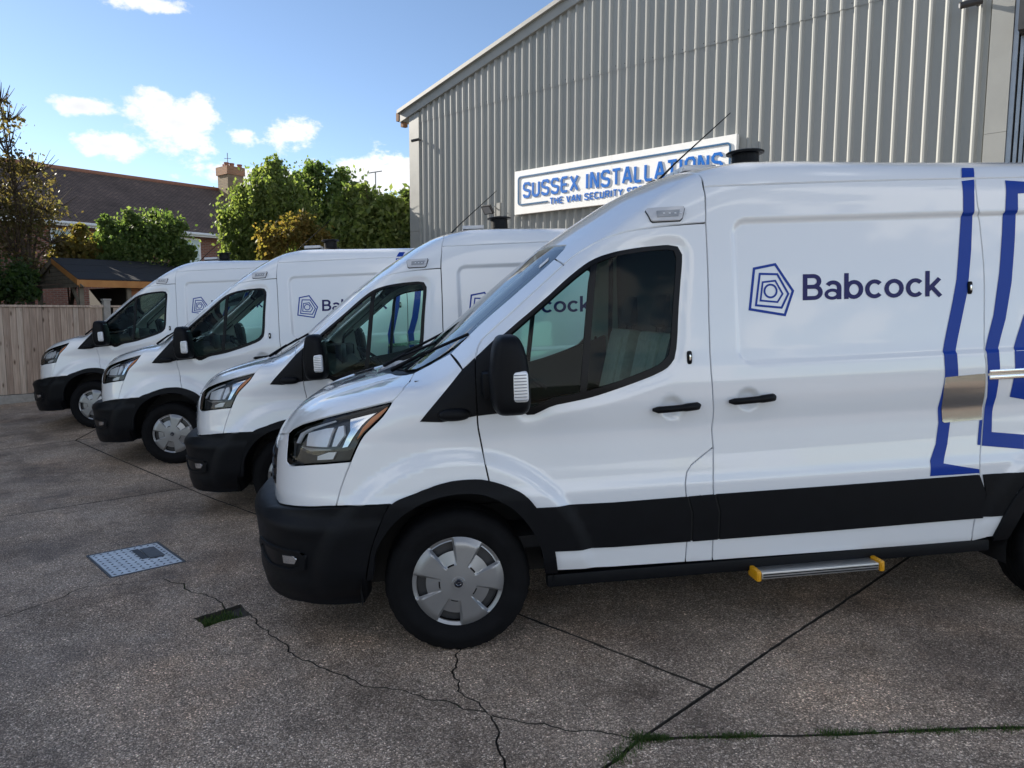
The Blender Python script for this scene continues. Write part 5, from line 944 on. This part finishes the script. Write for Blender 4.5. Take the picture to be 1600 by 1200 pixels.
# sign
sg = empty('sign_board', wp(-1.71, 2.0, .045)); tag(sg, 'white sign board with raised blue SUSSEX INSTALLATIONS lettering on the warehouse wall', 'sign'); SO = sg.location
wobj('board', [(-1.71, .764, 2.0, 2.89, .045, .135), (.767, 3.245, 2.0, 2.89, .045, .1345)], 'sign_white', sg, SO)
CAP = {
 'S': [[(.92,.8),(.92,.86),(.78,1),(.24,1),(.06,.84),(.06,.66),(.22,.53),(.76,.47),(.94,.34),(.94,.16),(.78,0),(.22,0),(.06,.14),(.06,.2)]],
 'U': [[(.06,1),(.06,.18),(.24,0),(.76,0),(.94,.18),(.94,1)]], 'E': [[(.94,1),(.24,1),(.06,.84),(.06,.16),(.24,0),(.94,0)], [(.06,.5),(.84,.5)]],
 'X': [[(.03,0),(.97,1)], [(.03,1),(.97,0)]], 'I': [[(.5,0),(.5,1)]], 'N': [[(.06,0),(.06,1),(.16,1),(.84,0),(.94,0),(.94,1)]], 'T': [[(0,1),(1,1)], [(.5,0),(.5,1)]],
 'A': [[(.02,0),(.44,1),(.56,1),(.98,0)], [(.2,.3),(.8,.3)]], 'L': [[(.08,1),(.08,.16),(.24,0),(.96,0)]], 'O': [[(.25,1),(.06,.82),(.06,.18),(.25,0),(.75,0),(.94,.18),(.94,.82),(.75,1),(.25,1)]],
 'H': [[(.06,0),(.06,1)], [(.94,0),(.94,1)], [(.06,.5),(.94,.5)]], 'V': [[(.02,1),(.44,0),(.56,0),(.98,1)]], 'C': [[(.94,.8),(.94,.84),(.78,1),(.24,1),(.06,.82),(.06,.18),(.24,0),(.78,0),(.94,.16),(.94,.2)]],
 'R': [[(.06,0),(.06,1),(.76,1),(.94,.84),(.94,.62),(.76,.46),(.06,.46)], [(.52,.46),(.94,0)]], 'Y': [[(.04,1),(.5,.45),(.96,1)], [(.5,.45),(.5,0)]], 'P': [[(.06,0),(.06,1),(.76,1),(.94,.84),(.94,.60),(.76,.44),(.06,.44)]]}
def signtext(txt, u0, u1, z0, h_, t, depth):
    adv = []; x = 0
    for ch in txt:
        wd = {'I': .30, ' ': .42, 'T': .88, 'L': .80, 'E': .86}.get(ch, .95); adv.append((ch, x, wd)); x += wd+.20
    k = (u1-u0)/(x-.20)
    for ch, x0, wd in adv:
        if ch == ' ': continue
        f = []
        for s in CAP[ch]:
            p = [((x0+q[0]*(wd-.12)+.06)*k+u0, z0+t/2+q[1]*(h_-t)) for q in s]
            f += ribbon(p, t)
        P, Fc = union(f); bm = bmesh.new(); vs = [bm.verts.new(wp(p[0], p[1], .136)-SO) for p in P]
        fs = [bm.faces.new([vs[i] for i in q]) for q in Fc]
        ex = bmesh.ops.extrude_face_region(bm, geom=fs); bmesh.ops.translate(bm, vec=nv*depth, verts=[v for v in ex['geom'] if isinstance(v, bmesh.types.BMVert)])
        obj('letter', bm, 'sign_blue', sg)
signtext('SUSSEX INSTALLATIONS', -1.47, 3.02, 2.318, .318, .048, .013); signtext('THE VAN SECURITY SPECIALISTS', -.74, 2.30, 2.12, .135, .022, .010)
def border(pts, t, d):
    bm = bmesh.new(); P, Fc = union(ribbon(pts, t)); vs = [bm.verts.new(wp(p[0], p[1], .1358)-SO) for p in P]; fs = [bm.faces.new([vs[i] for i in q]) for q in Fc]
    ex = bmesh.ops.extrude_face_region(bm, geom=fs); bmesh.ops.translate(bm, vec=nv*d, verts=[v for v in ex['geom'] if isinstance(v, bmesh.types.BMVert)]); obj('border', bm, 'sign_edge', sg)
border([(-.80, 2.19)]+arc(-1.54, 2.25, .06, .06, 270, 180, 6)+arc(-1.54, 2.70, .06, .06, 180, 90, 6)+arc(3.08, 2.70, .06, .06, 90, 0, 6)+arc(3.08, 2.25, .06, .06, 0, -90, 6)+[(2.36, 2.19)], .030, .014)
# floodlight, cameras
fl = empty('floodlight', wp(-2.36, 2.15, .05)); tag(fl, 'small grey floodlight on a bracket left of the sign', 'floodlight'); FO = fl.location
T = Matrix.Translation(nv*.26+wv*-.02) @ Matrix.Rotation(al-math.pi, 4, 'Z') @ Matrix.Rotation(R(35), 4, 'X') if False else None
bm = bmesh.new(); X = wv; Z = (Vector((0, 0, 1))*.8+nv*.6); Yv = X.cross(Z)
def ob(bm, c, a, b, d, s): 
    vs = [bm.verts.new(c+a*(i*s[0])+b*(j*s[1])+d*(k*s[2])) for k in (-1, 1) for i, j in ((-1, -1), (1, -1), (1, 1), (-1, 1))]
    for f in ((0, 1, 2, 3), (4, 5, 6, 7), (0, 1, 5, 4), (1, 2, 6, 5), (2, 3, 7, 6), (3, 0, 4, 7)): bm.faces.new([vs[i] for i in f])
hc = nv*.24+Vector((0, 0, .0)); ob(bm, hc, X, Z, Yv, (.13, .10, .025)); obj('lamp_housing', bm, 'metal_dark', fl)
bm = bmesh.new(); ob(bm, hc+Yv*.028*(1 if Yv.dot(nv) > 0 or Yv.z < 0 else -1), X, Z, Yv, (.105, .078, .004)); obj('lamp_glass', bm, 'lens', fl)
bm = bmesh.new(); tube(bm, [wv*.10, wv*.10+nv*.12+Vector((0, 0, .08)), hc-Z*.02], .014, 6); ob(bm, wv*.10+Vector((0, 0, .02)), wv, Vector((0, 0, 1)), nv, (.05, .14, .02)); obj('bracket', bm, 'grey_trim', fl)
def cctv(u, z, label, sc, out):
    c = empty('security_camera', wp(u, z, .05)); tag(c, label, 'camera', 'cameras on the warehouse wall'); bm = bmesh.new()
    tube(bm, [nv*.0, nv*.09*sc, nv*.10*sc-wv*.02*sc], .03*sc, 8); obj('bracket', bm, 'metal_dark', c); bm = bmesh.new(); d = (-wv*.9+nv*out-Vector((0, 0, .16))).normalized()
    tube(bm, [nv*.11*sc+wv*.06*sc, nv*.11*sc+wv*.06*sc+d*.26*sc], .045*sc, 12); b = obj('camera_body', bm, 'metal_dark', c, angle=40); bm = bmesh.new(); e = nv*.11*sc+wv*.06*sc+d*.262*sc; tube(bm, [e, e+d*.004], .03*sc, 12); obj('camera_lens', bm, 'lens', b)
cctv(6.56, 4.05, 'black tube camera at the top right of the corrugated wall', 1.0, .45); cctv(-4.86, 4.03, 'small dark camera at the left end of the warehouse wall', .75, .5)
# ------------------------------------------------------------------ vans in a row
van = make_van()
def vanM(yaw, pit):
    ex = Vector((math.cos(yaw)*math.cos(pit), math.sin(yaw)*math.cos(pit), math.sin(pit))); ey = Vector((-math.sin(yaw), math.cos(yaw), 0)); return ex, ey, ex.cross(ey)
poses = [((-.348, 4.33, -1.65), 6.43, 2.58, 'white panel van nearest the camera, blue lettering and side step fully in view'),
         ((-1.82, 6.776, -1.735), 3.96, 2.56, 'second white panel van, directly behind the nearest one, its front wheel mostly hidden'),
         ((-3.92, 9.036, -1.735), 6.42, 3.0, 'third white panel van in the row, its silver hubcap showing in full'),
         ((-6.169, 11.406, -1.715), 6.63, 2.91, 'farthest white panel van, parked beside the wooden fence')]
def copy_tree(o, parent=None):
    c = o.copy(); C.objects.link(c); c.parent = parent
    for ch in list(o.children): copy_tree(ch, c)
    return c
vans = [van]+[copy_tree(van) for _ in poses[1:]]
for v, (O, yw, pt, lab) in zip(vans, poses):
    ex, ey, ez = vanM(R(yw), R(pt)); M = Matrix(((ex.x, ey.x, ez.x, O[0]), (ex.y, ey.y, ez.y, O[1]), (ex.z, ey.z, ez.z, O[2]+H), (0, 0, 0, 1))); v.matrix_world = M
    tag(v, lab, 'van', 'white vans parked in a row')
    for x in (0, 3.3):
        for y, flip in ((-.872, False), (.872, True)):
            q = M @ Vector((x, y, 0)); zc = (float(gz(q.x, q.y))+.346-q.z)/ez.z
            add_wheel(v, (x-zc*0, y, zc), flip)
# ------------------------------------------------------------------ fence
fd = Vector((.68, .734, 0)).normalized(); fn = Vector((fd.y, -fd.x, 0)); F0 = Vector((-9.36, 13.1, 0))
fe = empty('fence', (F0.x, F0.y, -.1)); tag(fe, 'weathered closeboard wooden fence at the left edge of the yard', 'fence'); FO = fe.location
def fbox(name, t0, t1, z0, z1, d0, d1, m, tw=0):
    bm = bmesh.new(); vs = []
    for d in (d0, d1):
        for t, z, k in ((t0, z0, 1), (t1, z0, 0), (t1, z1, 0), (t0, z1, 1)): vs.append(bm.verts.new(F0+fd*t+fn*(d+tw*k)+Vector((0, 0, z))-FO))
    for f in ((0, 1, 2, 3), (4, 5, 6, 7), (0, 1, 5, 4), (1, 2, 6, 5), (2, 3, 7, 6), (3, 0, 4, 7)): bm.faces.new([vs[i] for i in f])
    return obj(name, bm, m, fe)
t = -2.2; rf = random.Random(5)
while t < 6.5:
    wd = .102+rf.uniform(-.006, .006); pp = any(abs(t+.05-q) < .11 for q in (-.82, 1.88, 4.58))
    if not pp: fbox('board', t, t+wd-.002, .06+rf.uniform(0, .01), 1.665+rf.uniform(-.006, .006), -.004+rf.uniform(-.003, .003), .011+rf.uniform(-.003, .003), rf.choice(['fence_wood', 'fence_wood', 'fence_wood_pale', 'fence_wood_dark']), rf.uniform(.014, .022))
    t += wd
for q in (-.82, 1.88, 4.58):
    fbox('post', q-.06, q+.06, -.3, 1.80, -.06, .05, 'concrete_post'); fbox('post_cap', q-.075, q+.075, 1.802, 1.84, -.075, .065, 'concrete_post')
for a, b in ((-2.2, -.885), (-.755, 1.815), (1.945, 4.515), (4.645, 6.5)):
    fbox('gravel_board', a, b, -.25, .055, -.02, .03, 'concrete_post'); fbox('capping_rail', a, b, 1.672, 1.71, -.03, .055, 'fence_wood')
# ------------------------------------------------------------------ shed behind the fence
sd = fd; sgd = Vector((-.734, .68, 0)); S0 = Vector((-9.5, 16.0, H)); sh = empty('garden_shed', (-9.5, 16, -.1)); tag(sh, 'wooden garden shed with black felt roof behind the fence', 'shed'); SHO = sh.location
def sp_(t, g, z): return S0+sd*t+sgd*g+Vector((0, 0, z))-SHO
def sblock(name, pts, ext, m, par=sh):
    bm = bmesh.new(); lo = [bm.verts.new(p) for p in pts]; hi = [bm.verts.new(p+ext) for p in pts]; bm.faces.new(lo); bm.faces.new(hi)
    for i in range(len(pts)): bm.faces.new((lo[i], lo[(i+1) % len(pts)], hi[(i+1) % len(pts)], hi[i]))
    return obj(name, bm, m, par)
LN = 4.2
for g0, z0, g1, z1 in ((0, .63, 1.82, 1.17), (3.60, .63, 1.80, 1.17)): sblock('roof', [sp_(-.03, g0, z0), sp_(LN, g0, z0), sp_(LN, g1, z1), sp_(-.03, g1, z1)], Vector((0, 0, .022)), 'felt')
for k in range(1, 3): sblock('felt_lap', [sp_(-.03, .6*k, .652+.178*k), sp_(LN, .6*k, .652+.178*k), sp_(LN, .6*k+.02, .658+.178*k), sp_(-.03, .6*k+.02, .658+.178*k)], Vector((0, 0, .006)), 'felt')
sblock('fascia', [sp_(0, 0.01, .47), sp_(LN, .01, .47), sp_(LN, .01, .625), sp_(0, .01, .625)], sgd*.03, 'shed_fascia')
for g0, g1 in ((0, 1.81), (3.60, 1.79)): sblock('barge_board', [sp_(-.035, g0, .50), sp_(-.035, g1, 1.05), sp_(-.035, g1, 1.17), sp_(-.035, g0, .64)], sd*.03, 'shed_fascia' if g0 == 0 else 'shed_grey')
for k in range(6):
    z = .47+.095*k; wdt = (1.12-z)/.30*.92; sblock('gable_slat', [sp_(.02, 1.8-wdt, z), sp_(.02, 1.8+wdt, z), sp_(.02, 1.8+max(wdt-.28, .02), z+.088), sp_(.02, 1.8-max(wdt-.28, .02), z+.088)], sd*.02, 'shed_grey')
for t_, g in ((.05, .18), (.05, 3.3), (1.05, .20)): sblock('post', [sp_(t_, g, -1.75), sp_(t_+.09, g, -1.75), sp_(t_+.09, g+.09, -1.75), sp_(t_, g+.09, -1.75)], Vector((0, 0, 2.25)), 'shed_grey')
for k in range(19): sblock('wall_board', [sp_(1.15, .24+.003*(k % 2), -1.75+.12*k), sp_(LN-.1, .24, -1.75+.12*k), sp_(LN-.1, .25, -1.635+.12*k), sp_(1.15, .252, -1.635+.12*k)], sgd*.02, 'shed_wood')
sblock('back_wall', [sp_(1.2, .3, -1.75), sp_(1.2, 3.3, -1.75), sp_(1.2, 3.3, .5), sp_(1.2, .3, .5)], sd*.03, 'shed_dark'); sblock('brace', [sp_(.06, .25, .0), sp_(.06, .32, .0), sp_(.06, .8, .47), sp_(.06, .7, .47)], sd*.05, 'shed_grey')
# ------------------------------------------------------------------ house
hd = Vector((.634, .773, 0)).normalized(); hg = Vector((-.773, .634, 0)).normalized(); H0 = Vector((-12.98, 33.13, H)); ho = empty('brick_house', (-12.7, 32, -.6)); tag(ho, 'red brick house with a long brown tiled roof behind the trees', 'house'); HO = ho.location
def hp(t, g, z): return H0+hd*t+hg*g+Vector((0, 0, z))-HO
def uvq(name, pts, uv, m, par=ho):
    me = bpy.data.meshes.new(name); me.from_pydata([tuple(p) for p in pts], [], [list(range(len(pts)))]); l = me.uv_layers.new(name='UVMap')
    for i, q in enumerate(uv): l.data[i].uv = q
    return link(name, me, m, par)
t0, t1 = -24., 3.2; ez_, rz = 3.30, 5.95; ro = uvq('roof', [hp(t0, 0, ez_), hp(t1+.3, 0, ez_), hp(t1-.2, 4, rz), hp(t0, 4, rz)], [(t0, 0), (t1+.3, 0), (t1-.2, 4.9), (t0, 4.9)], 'roof_tile'); uvq('roof', [hp(t0, 8, ez_), hp(t1+.3, 8, ez_), hp(t1-.2, 4, rz), hp(t0, 4, rz)], [(t0, 0), (t1, 0), (t1, 4.9), (t0, 4.9)], 'roof_tile')
bm = bmesh.new(); tube(bm, [hp(t0, 4, rz), hp(t1-.2, 4, rz)], .11, 8); obj('ridge_tiles', bm, 'terracotta', ro, True)
uvq('wall', [hp(t0, .45, -2.2), hp(t1, .45, -2.2), hp(t1, .45, ez_), hp(t0, .45, ez_)], [(t0, 0), (t1, 0), (t1, 5.5), (t0, 5.5)], 'brick'); uvq('wall', [hp(t1, .45, -2.2), hp(t1, 7.5, -2.2), hp(t1, 7.5, ez_), hp(t1, 4, rz-.1), hp(t1, .45, ez_)], [(0, 0), (7, 0), (7, 5.5), (3.5, 8.3), (0, 5.5)], 'brick')
def hblock(name, t_0, t_1, g0, g1, z0, z1, m, par=ho):
    bm = bmesh.new(); c = [bm.verts.new(hp(t_, g, z)) for z in (z0, z1) for t_, g in ((t_0, g0), (t_1, g0), (t_1, g1), (t_0, g1))]
    for f in ((0, 1, 2, 3), (4, 5, 6, 7), (0, 1, 5, 4), (1, 2, 6, 5), (2, 3, 7, 6), (3, 0, 4, 7)): bm.faces.new([c[i] for i in f])
    me_uv = bm.loops.layers.uv.new('UVMap')
    for f in bm.faces:
        for l in f.loops: q = l.vert.co; l[me_uv].uv = (q.dot(hd) if abs(f.normal.dot(hg)) > .5 or True else q.dot(hg), q.z) if abs(hd.dot((f.verts[0].co-f.calc_center_median()))) > .01 and abs((f.verts[1].co-f.verts[0].co).dot(hg))+abs((f.verts[2].co-f.verts[1].co).dot(hg)) < .01 else (q.dot(hg), q.z)
    return obj(name, bm, m, par)
hblock('fascia', t0, t1+.25, -.02, .05, ez_-.16, ez_-.02, 'white_upvc'); bm = bmesh.new(); tube(bm, [hp(t0, -.08, ez_-.05), hp(t1+.25, -.08, ez_-.05)], .06, 8); obj('gutter', bm, 'white_upvc', ho, True)
def window(t_, w_, z0, z1):
    f = hblock('window', t_, t_+w_, .38, .46, z0, z1, 'white_upvc'); n = max(1, round(w_/.7)); pw = (w_-.08*(n+1))/n
    for k in range(n): hblock('pane', t_+.08+k*(pw+.08), t_+.08+k*(pw+.08)+pw, .365, .379, z0+.08, z1-.08, 'curtain', f)
    hblock('sill', t_-.05, t_+w_+.05, .30, .378, z0-.06, z0-.005, 'white_upvc', f)
window(-1.9, .95, 1.8, 3.08); window(-6.9, 1.0, 1.75, 3.05); window(-12.5, 1.4, 1.75, 3.05); hblock('air_brick', .6, .72, .43, .449, 2.1, 2.35, 'metal_dark')
# chimney
ch = hblock('chimney', 1.95, 2.8, 3.0, 3.95, 4.8, 6.62, 'chimney_brick', ro); hblock('chimney_band', 1.89, 2.86, 2.94, 4.01, 6.622, 7.02, 'terra_brick', ch)
hblock('flashing', 1.9, 2.85, 2.9, 2.998, 5.05, 5.22, 'grey_trim', ch)
for k, (a, b) in enumerate(((2.02, 3.2), (2.25, 3.75), (2.3, 3.2), (2.55, 3.75), (2.72, 3.2))):
    bm = bmesh.new(); c = hp(a, b, 0); lathe(bm, [(.12, 7.0+H), (.11, 7.14+H), (.13, 7.15+H), (.13, 7.20+H), (.08, 7.20+H)], (c.x, c.y, -HO.z), 14, 'z'); bm.transform(Matrix.Translation((0, 0, 0))); obj('chimney_pot', bm, 'terracotta', ch, angle=40)
bm = bmesh.new(); b0 = hp(2.2, 3.4, 7.0); tube(bm, [b0, b0+Vector((0, 0, .72))], .02, 5); tube(bm, [b0+Vector((-.16, 0, .45)), b0+Vector((.16, .05, .45))], .014, 5); obj('roof_aerial', bm, 'grey_trim', ch)
# ------------------------------------------------------------------ trees and shrubs
LOOSE = {'added_shade_tree': 0., 'bare_tree': .25}
def foliage(name, label, cat_, base, clumps, nleaf, size, lm, trunk=.12, hang=0., stretch=1.6, limbs=True, seed=1, group=None, tw=0, airy=1.):
    rr = np.random.RandomState(seed); root = empty(name, base); tag(root, label, cat_, group); b = Vector(base)
    cl = np.array(clumps, float); wt = cl[:, 3]**2.2; wt /= wt.sum(); idx = rr.choice(len(cl), nleaf, p=wt)
    sc = []
    for c in cl:
        for _ in range(6):
            d = rr.normal(size=3); d /= np.linalg.norm(d); sc.append((*(c[:3]+d*c[3]*rr.uniform(.3, .95)*np.array([1, 1, c[4]])), c[3]*rr.uniform(.32, .62), c[4]))
    big = cl; cl = np.array(sc); wt = cl[:, 3]**2.2; wt /= wt.sum(); idx = rr.choice(len(cl), nleaf, p=wt)
    # each clump is broken into tufts so that gaps and light and dark lumps appear
    tufts = []; per = 22
    for c in cl:
        d = rr.normal(size=(per, 3)); d /= np.linalg.norm(d, axis=1)[:, None]; tufts.append(c[:3]+d*c[3]*(rr.uniform(.15, 1.0, (per, 1))**.6*rr.choice([1., 1., 1.3, 1.55], (per, 1), p=[.4, .3, .2, .1]))*np.array([1, 1, c[4] if len(c) > 4 else .9]))
    tufts = np.array(tufts); tc = tufts[idx, rr.randint(per, size=nleaf)]; r = cl[idx, 3]*.34*airy
    d = rr.normal(size=(nleaf, 3)); d /= np.linalg.norm(d, axis=1)[:, None]; P = tc+d*(r*rr.uniform(0, 1, nleaf)**.5)[:, None]; loose = rr.uniform(size=nleaf) < LOOSE.get(name, .20); bi = rr.choice(len(big), nleaf, p=big[:, 3]**2.4/(big[:, 3]**2.4).sum()); P[loose] = (big[bi, :3]+np.clip(rr.normal(size=(nleaf, 3)), -2.2, 2.2)*(big[bi, 3]*.56)[:, None])[loose]; P[:, 2] -= hang*rr.uniform(0, 1, nleaf)**2
    a = rr.normal(size=(nleaf, 3)); a[:, 2] -= hang*2; a /= np.linalg.norm(a, axis=1)[:, None]; c_ = np.cross(a, rr.normal(size=(nleaf, 3))); c_ /= np.linalg.norm(c_, axis=1)[:, None]
    s = size*rr.uniform(.4, 1.5, nleaf)[:, None]; L_ = a*s*stretch*.5; Wd = c_*s*.5; o = np.array(base)
    V = np.stack([P-L_, P+Wd, P+L_, P-Wd], 1).reshape(-1, 3)-o; F = np.arange(nleaf*4).reshape(-1, 4)
    me = bpy.data.meshes.new('crown'); me.from_pydata(V.tolist(), [], F.tolist()); at = me.attributes.new('leaf_tone', 'FLOAT', 'POINT')
    tt = np.clip(rr.uniform(0, 1, nleaf)*.7+rr.uniform(0, .3, len(cl))[idx], 0, 1); at.data.foreach_set('value', np.repeat(tt, 4).astype(np.float32)); link('crown', me, lm, root)
    bm = bmesh.new(); top = Vector(cl[:, :3].mean(0))-b; zt = max(.3, top.z*.55)
    tube(bm, [(0, 0, -.3), (top.x*.2, top.y*.2, zt*.5), (top.x*.5, top.y*.5, zt)], [trunk*1.3, trunk, trunk*.8], 8)
    for c in big:
        e = Vector(c[:3])-b; m_ = Vector((top.x*.5, top.y*.5, zt)).lerp(e, .5)+Vector((0, 0, .12)); tube(bm, [(top.x*.45, top.y*.45, zt*.9), m_, e], [trunk*.5, trunk*.3, trunk*.08], 5)
        for _ in range(tw):
            dd = Vector(rr.normal(size=3)).normalized(); dd.z = abs(dd.z)*.8+.3; tube(bm, [e, e+dd*c[3]*.8, e+dd*c[3]*1.35+Vector((0, 0, .1))], [.014, .010, .004], 4)
    obj('trunk', bm, 'bark', root); return root
def at(px, py, Y):
    d = Fv+R2*((px-800)/1130)-U2*((py-600)/1130); d = d*(Y/d.y); return (d.x, d.y, d.z+H)
def cs(Y, lst): return [(*at(x, y, Y+(dy if dy else 0)), r*Y/1130, z) for x, y, r, dy, z in lst]
foliage('bare_tree', 'thin brown autumn tree with sparse leaves at the left edge', 'tree', (-11.5, 17.6, -.3), cs(17.5, [(25, 400, 42, 0, 1), (70, 330, 34, .5, 1), (20, 300, 42, 0, 1), (-30, 340, 60, 0, 1), (55, 270, 26, .4, 1), (10, 240, 30, 0, 1), (12, 190, 22, 0, 1.2), (0, 160, 18, 0, 1.2), (-40, 230, 45, 0, 1), (80, 380, 26, .3, 1), (45, 350, 38, .2, 1)]), 7500, .055, 'leaf_brown', .10, seed=3, tw=12, airy=1.7)
foliage('ivy_bush', 'dark green bush behind the fence at the left edge', 'bush', (-11.0, 15.2, -.2), cs(15.4, [(15, 452, 24, 0, .9), (-25, 440, 36, 0, .9), (45, 462, 14, 0, .9), (30, 430, 22, .4, .9)]), 9000, .06, 'leaf_dark', .05, seed=4)
foliage('leafy_shrub', 'rounded green shrub in front of the brick house', 'shrub', (-10.00, 19.00, -.2), cs(19, [(190, 385, 30, 0, .9), (225, 370, 34, .4, .9), (260, 385, 30, 0, .9), (175, 360, 18, 0, 1), (245, 352, 20, .3, 1), (270, 352, 16, 0, 1.1), (150, 392, 20, 0, 1), (285, 395, 18, 0, 1), (210, 400, 36, 0, .8), (205, 347, 12, 0, 1.3)]), 38000, .06, 'leaf_green', .08, seed=5)
foliage('yellowing_shrub', 'yellowing shrub beside the bare tree', 'shrub', (-11.70, 18.93, -.2), cs(18.5, [(115, 385, 22, 0, 1), (135, 398, 20, 0, 1), (100, 402, 20, 0, 1), (128, 368, 12, 0, 1)]), 5500, .07, 'leaf_autumn', .05, seed=6)
foliage('weeping_tree', 'large bright green weeping tree right of the chimney', 'tree', (-7.11, 20.37, -.2), cs(20, [(385, 330, 34, 0, 1.2), (420, 300, 34, 0, 1.1), (430, 275, 18, 0, 1.4), (375, 365, 26, 0, 1.2), (405, 365, 30, 0, 1.2), (450, 320, 40, .5, 1.1), (395, 310, 24, 0, 1.2), (367, 345, 18, 0, 1.4)]), 75000, .058, 'leaf_lime', .22, hang=.7, seed=7)
foliage('dark_tree', 'tall dark green tree behind the weeping tree', 'tree', (-5.77, 22.38, -.2), cs(22, [(490, 300, 36, 0, 1), (530, 310, 34, 0, 1), (488, 272, 14, 0, 1.8), (470, 330, 34, 0, 1), (540, 345, 34, 0, 1), (510, 350, 36, 0, 1), (560, 320, 24, 0, 1), (455, 292, 14, 0, 1.6), (535, 280, 14, 0, 1.4), (500, 385, 30, 0, .8), (460, 385, 30, 0, .8), (550, 385, 30, 0, .8)]), 55000, .066, 'leaf_green', .22, seed=8)
foliage('autumn_shrub', 'orange-brown autumn shrub below the weeping tree', 'shrub', (-6.00, 18.91, -.2), cs(18.5, [(430, 375, 22, 0, 1), (470, 365, 24, 0, 1), (495, 378, 20, 0, 1), (475, 345, 12, 0, 1.2), (450, 352, 12, 0, 1.1), (420, 390, 16, 0, 1)]), 18000, .055, 'leaf_autumn', .06, seed=9)
foliage('cherry_tree', 'green tree with drooping leaves against the warehouse corner', 'tree', (-3.71, 19.45, -.2), cs(19, [(560, 350, 30, 0, 1), (600, 355, 34, 0, 1), (630, 345, 28, .3, 1), (575, 320, 22, 0, 1), (615, 325, 22, 0, 1), (640, 310, 16, .3, 1.2), (545, 300, 12, 0, 1.2), (565, 295, 10, 0, 1.2), (530, 325, 14, 0, 1), (635, 375, 26, 0, 1), (585, 385, 28, 0, 1), (540, 372, 24, 0, 1)]), 34000, .075, 'leaf_lime', .14, hang=.25, seed=10, stretch=2.0, tw=1)
# unseen trees added beyond the left edge of the view to block the sun and shade the yard
for k, (x, y, h_) in enumerate(((-16.8, 18.0, 7.0), (-14.5, 13.0, 9.0), (-14.2, 10.4, 9.0), (-15.4, 8.0, 8.8), (-14.6, 15.6, 8.2))):
    rr = np.random.RandomState(40+k); cl = [(x+rr.uniform(-1.3, 1.3), y+rr.uniform(-1.5, 1.5), z, 1.5, 1.0) for z in np.linspace(1.0, h_-1.0, 9) for _ in (0, 1)]
    foliage('added_shade_tree', 'tall dense tree added out of view to shade the yard, %s of a row to the left' % ['first', 'second', 'third', 'fourth', 'fifth', 'sixth', 'seventh'][k], 'tree', (x, y, -.3), cl, 20000, .27, 'leaf_dark', .18, seed=60+k, group='unseen trees added to shade the yard')
# television mast in the distance
bm = bmesh.new(); b0 = Vector(at(587, 300, 34)); q = Vector((0, 0, -4)); tube(bm, [q, (0, 0, .9)], .03, 5); tube(bm, [(-.3, 0, .85), (.3, .05, .95)], .025, 5); o = obj('television_mast', bm, 'grey_trim'); o.location = b0; tag(o, 'thin television aerial mast beyond the trees', 'aerial')
